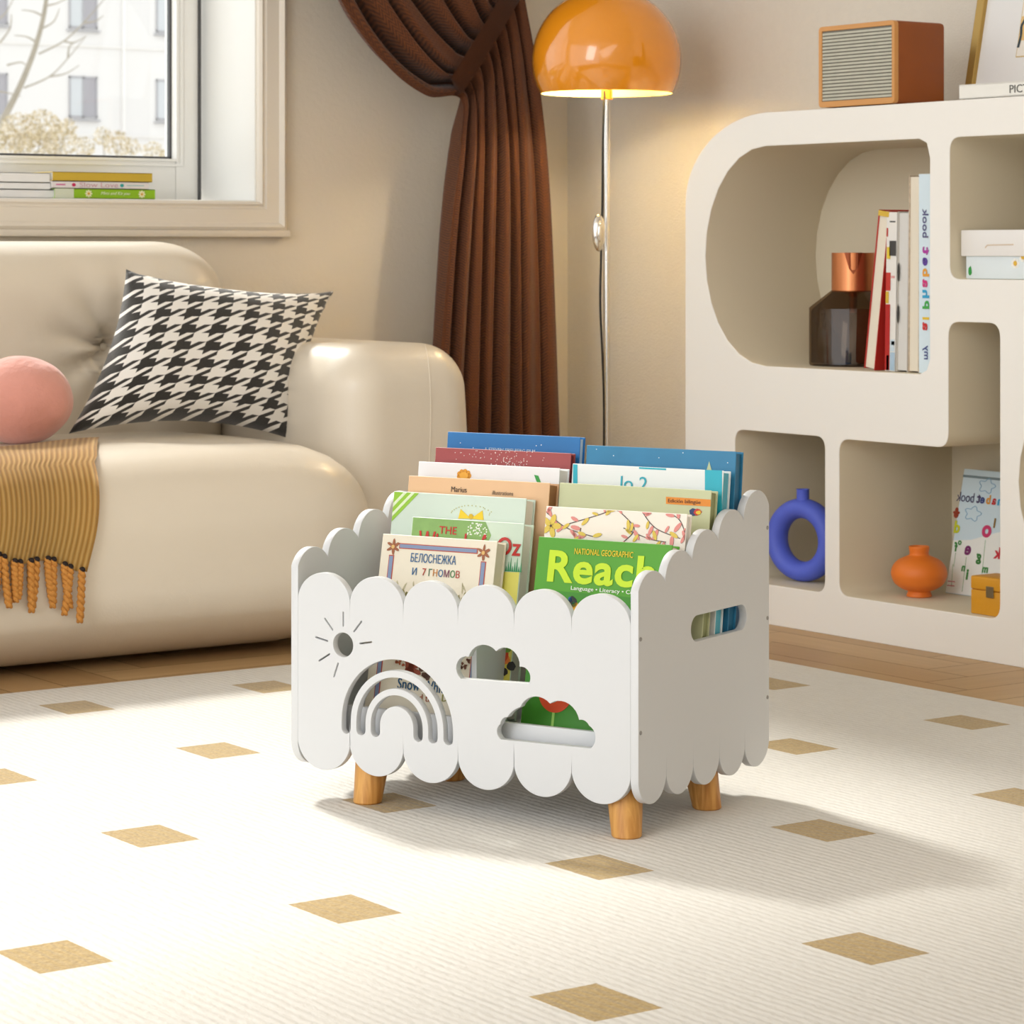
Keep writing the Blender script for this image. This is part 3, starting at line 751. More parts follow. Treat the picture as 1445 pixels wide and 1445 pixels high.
prints('flower_print', stems+pink+yel, [cm('#4a3a34'), cm('#dd8b83'), cm('#dcc04e')], b, -.0007, clip=(w, h), mi=[0]*len(stems)+[1]*len(pink)+[2]*len(yel))
patch('flower_print', blob(x, z, .002, .002, 8), cm('#4a3a34'), b, -.0016)
b, w, h = rack_book('pale olive book with an orange language band, middle of the right column', 0.236, 790, 1004, 681, 0.145, .021, mat('olive_cover', '#c6cba2', .5, var=.05, vscale=16), cm('#93996a'), 8)
L = loc(b)
p = [L(940, 701), L(1003, 705), L(1003, 715), L(940, 711)]; patch('label_band', p[::-1], cm('#e08a1e'), b, -.0007)
x, z = L(943, 710.5); text('band_lettering', 'Edición bilingüe', cm('#5a3214'), b, x, z, w=.052, h=.0068)
x, z = L(981, 723); patch('flag_print', blob(x-.003, z, .006, .005, 7, .2), cm('#2a3a6a'), b, -.0007); patch('flag_print', blob(x+.004, z+.001, .006, .005, 7, .2), cm('#c8341e'), b, -.0011); patch('flag_print', blob(x+.006, z, .004, .003, 7, .2), cm('#e6c22e'), b, -.0015)
b, w, h = rack_book('white book with turquoise stripes, second from back in the right column', 0.274, 808, 1021, 654, 0.17, .024, cm('#e8ecec'), cm('#4fb0c6'), 7)
L = loc(b)
for a, c in ((809, 815), (995, 1019)): patch('stripe', [L(a, 760), L(c, 760), L(c, 664 if a > 900 else 655.5), L(a, 663 if a > 900 else 655)], cm('#27aec4'), b, -.0007)
patch('stripe', [L(902, 661.5), L(940, 663.5), L(940, 661), L(902, 659)], cm('#27aec4'), b, -.0007)
x, z = L(876, 685); text('title', 'lo 2', cm('#2aa7bb'), b, x, z-.006, w=.044, h=.020)
b, w, h = rack_book('sea-blue book with a pale fin shape, at the back of the right column', 0.314, 828, 1039, 628, 0.17, .024, mat('sea_cover', '#2f7fa8', .4, var=.18, vscale=14), cm('#1f6a90'), 6)
L = loc(b)
patch('fin_print', [L(997, 665), L(1005, 666), L(1001, 651)], cm('#c5cfa0'), b, -.0008)
prints('white_dots', [blob(*L(a, c), .0008, .0008, 6) for a, c in ((866, 643), (964, 639), (1027, 653), (930, 646), (842, 634))], cm('#e6f0f2'), b, -.0008)

# ------------------------------------------------------------------ sofa
sofa = thing('sofa', 'puffy cream leather sofa with tufted backrest under the window', 'sofa', (1.5, 5.1, 0))
def sof(o): o.data.transform(Matrix.Translation(-sofa.location)); o.parent = sofa; return o
SC_, SS_, SR_ = (1.355, 4.985, .208), (3.25, .80, .392), (.19, .17, .15)
def seat_def(q):
    # soft cushion: crown on top, slight bulge of the front
    t = (q.y-4.6)/.75
    q = q.copy()
    if q.z > .3: q.z += .008*math.sin(PI*max(0, min(1, t))) + .004*math.sin(q.x*5.5)
    if q.z < .10: q.y += (.10-q.z)*.25 if q.y < 5.0 else 0
    return q
sof(rbox('seat', SC_, SS_, SR_, M['sofa'], None, 34, seat_def))
TF = [(onY(150, 490, 5.31).x-.56*k, onY(150, 490, 5.31).z) for k in range(0, 4)]
def back_def(q):
    q = q.copy()
    if q.y < 5.42:
        for tx, tz in TF:
            dx, dz = q.x-tx, q.z-tz; r = math.hypot(dx, dz); a = math.atan2(dz, dx)
            q.y += .055*math.exp(-(r/.035)**2) + .034*math.exp(-(r/.13)**2)*(1+.5*math.sin(a*9+1))
    return q
sof(rbox('backrest', (1.33, 5.42, .55), (3.32, .36, .535), (.16, .13, .12), M['sofa'], None, 110, back_def))
for tx, tz in TF:
    bm = bmesh.new(); bmesh.ops.create_icosphere(bm, subdivisions=3, radius=.009, matrix=Matrix.Translation((tx, 5.325, tz)) @ Matrix.Diagonal((1, .5, 1, 1)))
    sof(obj('tuft_button', bm, M['sofa'], None, 180))
def arm_def(q):
    q = q.copy()
    if q.x > 3.15: q.x += .012*math.sin(PI*max(0, min(1, (q.z-.05)/.5)))
    return q
sof(rbox('armrest', (3.135, 5.175, .322), (.34, .80, .556), (.095, .11, .095), M['sofa'], None, 34, arm_def))
from mathutils.bvhtree import BVHTree
bpy.context.view_layer.update()
_am = bpy.data.objects['armrest']; _t = BVHTree.FromPolygons([v.co+sofa.location for v in _am.data.vertices], [tuple(p.vertices) for p in _am.data.polygons])
pp = []
for q in cr([(600, 487), (604, 505), (607, 540), (608, 590), (606, 650), (603, 720), (600, 790)], 5):
    h_ = _t.ray_cast(O0, ray(*q).normalized())
    if h_[0]: pp.append(h_[0]+h_[1]*.0003)
sof(obj('seam', tube(bmesh.new(), pp, .0013, 6), M['sofa']))
for lx in (.1, 1.5, 2.85):
    for ly in (4.86, 5.45): sof(obj('leg', lathe(bmesh.new(), [(0, 0), (.025, 0), (.03, .05), (0, .05)], 20, (lx, ly, 0)), cm('#2a1b12')))

# houndstooth pillow
def pillow():
    BL, BR, TL, TR = onY(97, 612, 4.985), onY(409, 619, 5.02), onY(178, 380, 5.16), onY(471, 411, 5.20)
    base = Vector(((BL+BR)/2)); base.z = min(BL.z, BR.z)
    t = thing('pillow', 'black and white houndstooth throw pillow leaning in the sofa corner', 'pillow', base)
    N = 44; bm = bmesh.new(); uvl = bm.loops.layers.uv.new('UVMap'); sides = []
    nrm = (BR-BL).cross(TL-BL).normalized()
    if nrm.dot(FW) > 0: nrm = -nrm
    for sgn in (1, -1):
        g = []
        for j in range(N+1):
            row = []
            for i in range(N+1):
                u, v = i/N, j/N
                eu, ev = 2*u-1, 2*v-1
                pin = .10
                uu = .5+.5*eu*(1-pin*(1-ev*ev)**1.0*abs(eu)**2); vv = .5+.5*ev*(1-pin*1.9*(1-eu*eu)*abs(ev)**2)
                p = BL*(1-uu)*(1-vv)+BR*uu*(1-vv)+TL*(1-uu)*vv+TR*uu*vv
                th = .095*((1-abs(eu)**2.4)*(1-abs(ev)**2.4))**.55
                th += .006*math.sin(eu*5+ev*3)*(1-eu*eu)*(1-ev*ev)
                p = p+nrm*th*sgn*(1.0 if sgn > 0 else .3) - base
                # soft edge wobble
                row.append((p, (u, v)))
            g.append(row)
        sides.append(g)
    V = {}
    def vert(s, i, j):
        k = ('e', i, j) if (i in (0, N) or j in (0, N)) else (s, i, j)
        if k not in V: V[k] = bm.verts.new(sides[s][j][i][0])
        return V[k]
    for s in (0, 1):
        for j in range(N):
            for i in range(N):
                q = [(i, j), (i+1, j), (i+1, j+1), (i, j+1)]
                if s: q = q[::-1]
                f = bm.faces.new([vert(s, a, c) for a, c in q])
                for lp, (a, c) in zip(f.loops, q): lp[uvl].uv = (a/N, c/N)
    o = obj('pillow_cover', bm, M['hound'], t, 180)
pillow()
# pink ball cushion
c = onY(28, 565, 5.02)
t = thing('ball_cushion', 'round dusty pink plush cushion at the left end of the sofa seat', 'cushion', (c.x, c.y, c.z-.088))
bm = bmesh.new(); bmesh.ops.create_icosphere(bm, subdivisions=5, radius=1)
for v in bm.verts:
    q = v.co.copy(); q = Vector((q.x*.107, q.y*.100, q.z*.089+.088)); q += v.co*(.0025*noise.noise(v.co*2.2)); v.co = q
obj('plush_cover', bm, M['ball'], t, 180)
# yellow throw over the seat front
def throw():
    yc, zc, hy, hz, ry, rz = SC_[1], SC_[2], SS_[1]/2, SS_[2]/2, SR_[1], SR_[2]
    off = .007
    def prof(s):
        """arc length from the back of the throw forwards and down"""
        yf = yc-hy+ry; top = zc+hz; y0 = 4.93
        a = y0-yf
        if s < a: return (y0-s, top+off, 0)
        q = (PI/2*math.sqrt((ry**2+rz**2)/2)); s -= a
        if s < q: th = s/q*PI/2; return (yf-math.sin(th)*(ry+off), top-rz+math.cos(th)*(rz+off), s)
        s -= q; return (yc-hy-off, top-rz-s, 0)
    xr_top, xr_bot = onY(118, 630, 5.0).x, onY(150, 740, 4.58).x
    t = thing('throw_blanket', 'mustard ribbed throw blanket draped over the sofa seat front', 'blanket', (1.7, 4.6, .4))
    NU, NV = 70, 50; bm = bmesh.new(); uvl = bm.loops.layers.uv.new('UVMap'); G = []
    xl = 1.45
    for j in range(NV+1):
        row = []; v = j/NV
        for i in range(NU+1):
            u = i/NU
            S = .662 - .055*(1-u)/.38*min(1, 1) if u > .62 else .607
            S += .006*math.sin(u*40) - .19
            s = S*v
            y, z, _ = prof(s)
            f = min(1, max(0, (s-.06)/.2))
            xr = xr_top+(onY(166, 690, 4.58).x-xr_top)*min(1, s/.25) - max(0, s-.23)*.28
            x = xl+(xr-xl)*u
            q = seat_def(Vector((x, y, z)))
            q.y -= f*(.006+.006*math.sin(u*26))+ .0; q.z += .003*math.sin(u*19+2)*(1-f)
            row.append(q-t.location)
        G.append(row)
    vs = [[bm.verts.new(p) for p in r] for r in G]
    for j in range(NV):
        for i in range(NU):
            f = bm.faces.new((vs[j][i], vs[j][i+1], vs[j+1][i+1], vs[j+1][i]))
            for lp, (a, b) in zip(f.loops, ((i, j), (i+1, j), (i+1, j+1), (i, j+1))): lp[uvl].uv = (a/NU*1.0, b/NV)
    geom = bmesh.ops.solidify(bm, geom=bm.faces[:], thickness=.004)
    obj('woven_cloth', bm, M['throw'], t, 180)
    n = 46; random.seed(9)
    for k in range(n):
        u = (k+.5)/n; p = G[NV][int(u*NU)].copy(); p.y -= .004; p.z += .004
        ln = random.uniform(.065, .105); sw = random.uniform(-.012, .012)
        bm = bmesh.new(); st = 26
        for ph in (0, PI):
            pts = [Vector((p.x+sw*(i/st)**1.5+.0038*math.cos(i*.95+ph), p.y+.001+.0038*math.sin(i*.95+ph), p.z-ln*i/st)) for i in range(st+1)]
            tube(bm, pts, [.0046]*(st)+[.0028], 6)
        tas = obj('tassel', bm, M['fringe'], t, 60)
        bm = bmesh.new(); bmesh.ops.create_icosphere(bm, subdivisions=2, radius=.006, matrix=Matrix.Translation((p.x, p.y-.001, p.z)))
        obj('knot', bm, M['knot'], tas, 180)
throw()

# ------------------------------------------------------------------ curtain
CY = 5.45
FOLDS = [(.10, .022, 1.3), (.20, .014, .9), (.34, .022, 1.5), (.47, .018, 1.3), (.60, .020, 1.5), (.70, .012, .6), (.86, .014, .5)]
S0 = [(330, -1130), (352, -600), (400, -160), (465, 0), (528, 92), (588, 136), (645, 140), (638, 205), (622, 340), (602, 610), (594, 806)]
S1 = [(700, -1130), (706, -640), (712, -210), (713, -150), (715, -100), (718, -52), (735, -5), (747, 120), (763, 300), (777, 610), (783, 806)]
cur = thing('curtain', 'long brown woven curtain tied back in the room corner', 'curtain', (onY(690, 800, CY).x, CY, 0))
def curtain():
    NS, K = 220, 12
    a = cr(S0, K); b = cr(S1, K); NT = len(a); bm = bmesh.new(); uvl = bm.loops.layers.uv.new('UVMap'); rows = []
    ln = [0]
    for j in range(1, NT): ln.append(ln[-1]+math.hypot(b[j][0]-b[j-1][0], b[j][1]-b[j-1][1]))
    for j in range(NT):
        r = []; t = j/(NT-1)*10-2
        tight = math.exp(-((t-4)/.8)**2)
        amp = .030*(1-tight)+.010*tight
        for i in range(NS+1):
            s = i/NS
            # folds squeeze together towards the tie
            ss = s**(1.0+.0*tight)
            sag = 0
            if 0 < t < 4: sag = 26*math.sin(PI*t/4)*math.sin(PI*s)*(-.25)
            px = a[j][0]*(1-ss)+b[j][0]*ss; py = a[j][1]*(1-ss)+b[j][1]*ss + sag
            dep = 0
            for g, wv, am in FOLDS:
                g2 = g+.012*math.sin(t*1.3+g*30)
                dep += am*math.exp(-((s-g2)/(wv*(1+.5*tight)))**2)
            y = CY - (.030*(1-tight)+.026)*(1.0-dep*1.45) - .006*math.sin(s*31+t*.7)*(1-tight)
            if s < .03 or s > .97: y += .012
            r.append(bm.verts.new(onY(px, py, CY)-cur.location+Vector((0, y-CY, 0))))
        rows.append(r)
    for j in range(NT-1):
        for i in range(NS):
            f = bm.faces.new((rows[j][i], rows[j+1][i], rows[j+1][i+1], rows[j][i+1]))
            for lp, (x, y) in zip(f.loops, ((i, j), (i, j+1), (i+1, j+1), (i+1, j))): lp[uvl].uv = (x/NS, 1-ln[y]/ln[-1])
    obj('drape', bm, M['curtain'], cur, 180)
    # tie band
    bm = bmesh.new(); uvl = bm.loops.layers.uv.new('UVMap'); rr = []
    cen = cr([(638, 122, 5.47), (646, 118, 5.395), (672, 78, 5.375), (700, 32, 5.38), (722, -6, 5.42), (742, -40, 5.55)], 8)
    for k, (x, y, Y) in enumerate(cen):
        i0 = cen[max(0, k-1)]; i1 = cen[min(len(cen)-1, k+1)]; dx, dy = i1[0]-i0[0], i1[1]-i0[1]; L = math.hypot(dx, dy) or 1
        nx, ny = -dy/L, dx/L
        rr.append([bm.verts.new(onY(x+nx*q, y+ny*q, Y-(.006 if abs(q) < 9 else 0))-cur.location) for q in (-13, -9, 0, 9, 13)])
    for A, B in zip(rr, rr[1:]):
        for q in range(4):
            f = bm.faces.new((A[q], A[q+1], B[q+1], B[q]))
            for lp, uvv in zip(f.loops, ((.5+q*.02, .5), (.52+q*.02, .5), (.52+q*.02, .52), (.5+q*.02, .52))): lp[uvl].uv = uvv
    bmesh.ops.solidify(bm, geom=bm.faces[:], thickness=.004)
    obj('tie_band', bm, M['curtain'], cur, 60)
curtain()

# ------------------------------------------------------------------ floor lamp
LX, LY = 3.832, 5.03
zr = .8+(352-133)*6.32/3850; px2m = 6.32/3850
lamp = thing('floor_lamp', 'chrome floor lamp with glossy orange dome shade in the corner', 'floor lamp', (LX, LY, 0))
Rs = 105.5*px2m; cz = zr+48*px2m
a0 = -math.asin(48/105.5)
prof = [(Rs*math.cos(a0+(PI/2-a0)*i/30), cz+Rs*.98*math.sin(a0+(PI/2-a0)*i/30)) for i in range(31)]
prof[-1] = (0, prof[-1][1])
pin = [(max(0, r*.975), cz+(z-cz)*.975 if z > cz else z) for r, z in prof]; pin[0] = (prof[0][0]-.003, prof[0][1]); pin[-1] = (0, pin[-1][1])
shade_m = mat('orange_gloss', '#ec9418', .16, coat=1.0, spec=.6)
lin_m = mat('shade_lining', '#fff0b0', .6)
sh = obj('lamp_shade', lathe(bmesh.new(), prof, 64), shade_m, lamp, 60)
obj('shade_lining', lathe(bmesh.new(), [(prof[0][0], prof[0][1])]+pin, 64), lin_m, sh, 60)
obj('pole', lathe(bmesh.new(), [(0, .02), (.0075, .02), (.0075, cz+.05), (0, cz+.05)], 20), M['chrome'], lamp)
obj('base', lathe(bmesh.new(), [(0, 0), (.12, 0), (.12, .014), (.115, .018), (.02, .022), (.012, .04), (0, .04)], 48), M['chrome'], lamp)
obj('socket', lathe(bmesh.new(), [(.0076, zr-.012), (.013, zr-.012), (.013, zr+.03), (.0076, zr+.03)], 24), cm('#d9741a'), lamp)
bulb_m = mat('bulb_glow', '#fff2d0', .4, emit=(1, .82, .5, 1), es=6)
obj('bulb', lathe(bmesh.new(), [(0, .05), (.015, .055), (.028, .075), (.03, .09), (.024, .108), (.01, .118), (0, .12)], 24, (0, 0, zr-.005)), bulb_m, lamp, 60)
dl = bpy.data.lights.new('lamp_light', 'POINT'); dl.energy = 5.0; dl.color = (1, .84, .60); dl.shadow_soft_size = .02
dlo = bpy.data.objects.new('lamp_light', dl); C.objects.link(dlo); dlo.parent = lamp; dlo.location = (-.036, -.006, zr+.068)
for o_ in (): pass
cp = [(lambda v: v-lamp.location)(onY(x, y, LY-.012)) for x, y in cr([(853, 128), (851, 200), (850, 290), (849, 330), (848, 370), (847, 430), (850, 500), (852, 560), (852, 640), (849, 720), (850, 758)], 5)]
obj('cord', tube(bmesh.new(), cp, .0026, 8), M['black'], lamp)
sw = onY(845, 328.5, LY-.020)-lamp.location
bm = bmesh.new(); bmesh.ops.create_icosphere(bm, subdivisions=4, radius=1, matrix=Matrix.Translation(sw) @ Matrix.Diagonal((.0165, .011, .043, 1)))
obj('switch', bm, M['chrome'], lamp, 180)
bm = bmesh.new(); bmesh.ops.create_icosphere(bm, subdivisions=3, radius=1, matrix=Matrix.Translation(sw+Vector((-.004, -.010, 0))) @ Matrix.Diagonal((.006, .004, .022, 1)))
obj('switch_button', bm, M['chrome'], lamp, 180)

# ------------------------------------------------------------------ cabinet
CX, CDEP = 3.812, .335
CY0 = onX(967, 400, CX).y
def ca(px, py): p = onX(px, py, CX); return (CY0-p.y, p.z)
def cmap(pts): return [ca(*p) for p in pts]
def qarc(cx, cy, rx, ry, a0, a1, n=12): return [(cx+rx*math.cos(math.radians(a0+(a1-a0)*i/n)), cy-ry*math.sin(math.radians(a0+(a1-a0)*i/n))) for i in range(n+1)]
TOPZ = ca(1338, 141)[1]; CWID = 1.95
o_left = cmap(qarc(1092, 288, 125, 130, 180, 90, 18))
outer = [(0, .0)] + [(max(0, a), min(TOPZ, b)) for a, b in o_left] + [(CWID-.12, TOPZ)] + [(CWID-.12+.12*math.sin(a), TOPZ-.12+.12*math.cos(a)) for a in (.5, 1.0, PI/2)] + [(CWID, 0)]
za, zb_ = ca(1200, 201)[1], ca(1200, 523)[1]
def op1():
    xr = ca(1312, 350)[0]; zt = ca(1200, 200.5)[1]; zb = ca(1200, 523)[1]
    xl = ca(995, 360)[0]; xm = ca(1080, 360)[0]; rr = .030
    zc = (zt+zb)/2
    out = [(xm+(xl-xm)*math.cos(a), zc+(zt-zc)*math.sin(a)) for a in [-PI/2+PI*i/14 for i in range(15)]]
    return out + fillet([(xr, zt), (xr, zb)], 0)[:0] + [(xr-rr, zt), (xr-rr*.3, zt-rr*.3), (xr, zt-rr*1.3), (xr, zb+rr), (xr-rr*.3, zb+rr*.3), (xr-rr, zb)]
def rr4(x0, x1, z0, z1, r): return fillet([(x0, z0), (x0, z1), (x1, z1), (x1, z0)], r)
x2 = ca(1340, 300)[0]; o2t, o2b = ca(1360, 193)[1], ca(1360, 394)[1]
x2r = x2+.62
o4l, o4r = ca(1338, 550)[0], ca(1411, 550)[0]; o4t = ca(1375, 455)[1]
l0, l1 = ca(1184, 720)[0], ca(1408, 780)[0]; lt = ca(1205, 621)[1]; lb = ca(1210, 844)[1]
Lop = fillet([(l0, lb), (l0, lt), (o4l, lt), (o4l, o4t), (o4r, o4t), (o4r, lb)], [.03, .03, .03, .03, .03, .03])
x5l, x5r = ca(1037, 640)[0], ca(1164, 700)[0]; z5t = ca(1100, 611)[1]
op5 = rr4(x5l, x5r, lb, z5t, .028)
x6 = ca(1437, 680)[0]; rx6, rz6 = .20, .215; z6 = ca(1437, 680)[1]
op6 = [(x6+rx6-rx6*math.cos(a), z6+rz6*math.sin(a)) for a in [-PI/2+PI*i/14 for i in range(15)]]+[(x6+.55, z6+rz6), (x6+.55, z6-rz6)]
op6b = []
cab = thing('display_cabinet', 'cream display cabinet with rounded cubby openings along the right wall', 'cabinet', (CX+CDEP/2, CY0-.9, 0))
CM = Matrix(((0, 1, 0, CX), (-1, 0, 0, CY0), (0, 0, 1, 0), (0, 0, 0, 1)))   # (a, depth, z) -> world
bdy = prism('body', [outer, op1(), rr4(x2, x2r, o2b, o2t, .028), Lop, op5, op6], CDEP, M['cab'], None, mtx=CM, bev=.0015, sm=32)
bdy.data.transform(Matrix.Translation(-cab.location)); bdy.parent = cab
bdy.data.materials.append(M['cubby_shade'])
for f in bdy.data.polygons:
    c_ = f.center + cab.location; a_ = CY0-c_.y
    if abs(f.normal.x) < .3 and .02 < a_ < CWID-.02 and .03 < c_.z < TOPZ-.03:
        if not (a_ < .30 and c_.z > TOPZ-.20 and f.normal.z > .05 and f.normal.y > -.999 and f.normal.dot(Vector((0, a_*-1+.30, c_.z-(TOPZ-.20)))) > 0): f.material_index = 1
bk = boxo('back_panel', (CX+CDEP-.012, CY0-CWID+.02, .02), (CX+CDEP-.001, CY0-.03, TOPZ-.03), M['cubby_shade']); bk.data.transform(Matrix.Translation(-cab.location)); bk.parent = cab
bpts = [(a, b) for a, b in outer]
# ---- things on the cabinet
def at_face(px, py, X): return onX(px, py, X)
# radio
RXF = CX+.004
A = onX(1157, 150, RXF); B = onX(1264, 143, RXF); hgt = onX(1264, 28, RXF).z-TOPZ; wd = A.y-B.y
radio = thing('radio', 'small wooden retro radio with silver slatted grille on top of the cabinet', 'radio', (RXF, (A.y+B.y)/2, TOPZ))
dp = .140
rm = mat('walnut_orange', '#8a4300', .5, var=.15, vscale=12); rm2 = mat('radio_rim', '#cf934f', .4)
obj('body', box(bmesh.new(), (.002, -wd/2, .0005), (dp, wd/2, hgt), .009, 3), rm, radio)
fl = fillet([(-wd/2, 0.0005), (-wd/2, hgt), (wd/2, hgt), (wd/2, 0.0005)], .010)
hl = [(-wd/2+.010, .013), (-wd/2+.010, hgt-.010), (wd/2-.008, hgt-.010), (wd/2-.008, .013)]
MR = Matrix(((0, 1, 0, 0), (-1, 0, 0, 0), (0, 0, 1, 0), (0, 0, 0, 1)))
prism('front_rim', [fl, hl], .012, rm2, radio, mtx=Matrix.Translation((-.004, 0, 0)) @ MR, bev=.001)
bm = bmesh.new(); box(bm, (-.001, -wd/2+.007, .012), (.0018, wd/2-.009, hgt-.009)); gn = 20
gr = obj('grille', bm, cm('#6f6a5c'), radio)
bm = bmesh.new()
for k in range(gn):
    z = .0145+(hgt-.026)*k/gn; box(bm, (-.003, -wd/2+.009, z), (-.001, wd/2-.011, z+(hgt-.026)/gn*.62))
obj('slats', bm, mat('slat_silver', '#bdbaa9', .5, metal=.2, var=.12, vscale=40), gr)
# white book and leaning picture
A = onX(1354.5, 137.5, CX+.006); zt = onX(1356, 120, CX+.006).z
bk1 = thing('book', 'flat white art book lying on the cabinet top beside the gold frame', 'book', (CX+.004, A.y, TOPZ)); bw = .28
bk1.rotation_euler = (0, 0, -PI/2)
bt = zt-TOPZ
bm = bmesh.new(); box(bm, (0, 0, .0003), (bw, .16, .0025), .0005, 1); box(bm, (0, 0, bt-.0025), (bw, .16, bt), .0005, 1); box(bm, (0, 0, .001), (bw, .002, bt-.001), .0005, 1)
obj('cover', bm, cm('#edebe4'), bk1); obj('pages', box(bmesh.new(), (.003, .002, .0025), (bw-.003, .157, bt-.0025)), M['paperw'], bk1)
wp = onX(1425, 130, CX+.004); text('spine_lettering', 'PICASSO'[:3]+'TURES', cm('#55534e'), bk1, A.y-wp.y, .006, w=.105, h=bt*.55, y=-.0008)
pf = thing('picture_frame', 'gold framed picture with wide white mount leaning on the wall above the cabinet', 'picture', (CX+.20, onX(1357, 118, CX+.2).y, TOPZ+.004))
lean = math.atan2(.10, .5); pf.rotation_euler = (0, 0, -PI/2)
FM = Matrix.Rotation(-lean, 4, 'X')
fw, fh = .42, .56; rail = .022
prism('frame', [[(0, .002), (0, fh), (fw, fh), (fw, .002)], [(rail, rail), (rail, fh-rail), (fw-rail, fh-rail), (fw-rail, rail)]], .022, M['gold'], pf, mtx=FM, bev=.002)
boxo('mount', (rail-.003, .010, rail-.003), (fw-rail+.003, .013, fh-rail+.003), cm('#e8e7e6'), pf, mtx=FM)
arx = .128
art = thing('x', None, None); bpy.data.objects.remove(art)
def fp(name, pts, m, y): o = patch(name, pts, m, None, y, .0006); o.data.transform(FM); o.parent = pf; return o
fp('print_border', [(arx-.002, .095), (fw-arx+.002, .095), (fw-arx+.002, .42), (arx-.002, .42)], cm('#cdb06a'), .0092)
fp('print', [(arx, .097), (fw-arx, .097), (fw-arx, .418), (arx, .418)], cm('#ece6dc'), .0086)
fp('print', [(arx, .13), (fw-arx, .125), (fw-arx, .20), (arx, .18)], cm('#e6bf7c'), .0080)
for q in strokep([(arx+.002, .115), (arx+.006, .14), (arx+.003, .16), (arx+.012, .175), (arx+.015, .20), (arx+.08, .195), (arx+.13, .2)], .006): fp('print', q, cm('#223640'), .0074)

# opening 1: vase and books
Z1 = zb_ if False else ca(1200, 523)[1]
# things in the upper left cubby stand on its floor
vc = onZ(1204, 505, Z1)
VX = 3.99; vcy = onX(1204, 500, VX).y
vs = onX(1204, 500, VX); dpt = (vs-O0).dot(FW); m1 = dpt/FPX
vase = thing('glass_vase', 'smoked glass bottle vase with a copper collar in the upper cubby', 'vase', (VX, vcy, Z1+.0005))
zt_ = lambda py: (onX(1204, py, VX).z-Z1)
rb, rc = 62*m1, 30.5*m1
za_, zsh, zct = zt_(433), zt_(412), zt_(357)
obj('bottle', lathe(bmesh.new(), [(0, 0), (rb-.003, 0), (rb, .003), (rb, za_-.003), (rb-.003, za_), (rc*.75, zsh+.012), (rc*.70, zsh+.02), (rc*.66, zsh+.02), (rc*.70, zsh+.01), (rb-.007, za_-.005), (rb-.004, za_-.01), (rb-.004, .006), (0, .006)], 56), M['smoke'], vase)
obj('copper_collar', lathe(bmesh.new(), [(rc*.97, zsh), (rc, zsh+.001), (rc, zct), (rc-.0015, zct), (rc-.003, zct-.002), (rc-.003, zsh), (rc*.97, zsh)], 48), M['copper'], vase)
am = math.atan2(-FW.y, -FW.x)-.12
bm = bmesh.new(); vv = [[bm.verts.new((rr_*math.cos(am+q), rr_*math.sin(am+q), z)) for q, z in ((-.42, zct+.0005), (-.2, (zct+zsh)/2+.008), (0, (zct+zsh)/2-.004), (.2, (zct+zsh)/2+.008), (.42, zct+.0005), (.21, zct+.0005), (0, zct+.0005), (-.21, zct+.0005))] for rr_ in (rc+.0006, rc-.002)]
bm.faces.new(vv[0]); bm.faces.new(vv[1][::-1])
for q in range(8): bm.faces.new((vv[0][q], vv[1][q], vv[1][(q+1) % 8], vv[0][(q+1) % 8]))
obj('spout', bm, mat('copper_inside', '#8a4526', .4, metal=.7), vase, 0)
obj('copper_funnel', lathe(bmesh.new(), [(rc-.004, zct-.012), (.009, zsh-.002), (.008, zsh-.045), (.006, zsh-.045), (.007, zsh), (rc-.006, zct-.012)], 32), M['copper'], vase)
# standing books, spines or page edges towards the room
def shelf_book(label, pbl, pbr, pyb, ptl, pyt, X, dep, cov, pages, show='pages', z0=Z1):
    """px of bottom-left, bottom-right, and top-left corner of the visible edge"""
    a = onX(pbl, pyb, X); c = onX(pbr, pyb, X); t = onX(ptl, pyt, X)
    th = a.y-c.y; dy = a.y-t.y; h = t.z-z0; an = math.atan2(dy, h); hh = math.hypot(dy, h)
    lift = max(0, math.sin(an)*0)
    r = thing('book', label, 'book', (X, a.y, z0+.0005), (-0, 0, 0), 'books standing in the upper cubby')
    # local: y towards the wall as depth, x = thickness (to the right in the photo), z up
    r.matrix_world = Matrix.Translation((X, a.y-(0), z0+.0005)) @ Matrix.Rotation(-PI/2, 4, 'Z') @ Matrix.Rotation(an, 4, 'Y')
    if an > .01: r.matrix_world = Matrix.Translation((0, 0, th*math.sin(an))) @ r.matrix_world
    bd = .002; bm = bmesh.new()
    box(bm, (0, 0, 0), (bd, dep, hh), .0005, 1); box(bm, (th-bd, 0, 0), (th, dep, hh), .0005, 1)
    if show == 'spine': box(bm, (0, -.0001, 0), (th, bd, hh), .0005, 1)
    else: box(bm, (0, dep-bd, 0), (th, dep, hh), .0005, 1)
    obj('cover', bm, cov, r); obj('pages', box(bmesh.new(), (bd, .003, .003), (th-bd, dep-.003, hh-.003)), pages, r)
    return r, th, hh
XB = CX+.035
redy = mat('red_yellow_cover', '#b8241c', .45)
b1, th, hh = shelf_book('slim red and yellow covered book leaning leftmost among the cubby books', 1219, 1234, 524, 1240, 299, XB, .2, redy, M['paper'])
patch('yellow_cap', [(0, hh-.012), (th, hh-.012), (th, hh-.001), (0, hh-.001)], cm('#d8b23a'), b1, -.0004)
b2, th, hh = shelf_book('white picture book with red and blue print, second from left in the cubby', 1248.5, 1263, 526, 1251.5, 300, XB, .2, cm('#e9e6e1'), cm('#efece6'), 'spine')
z = hh
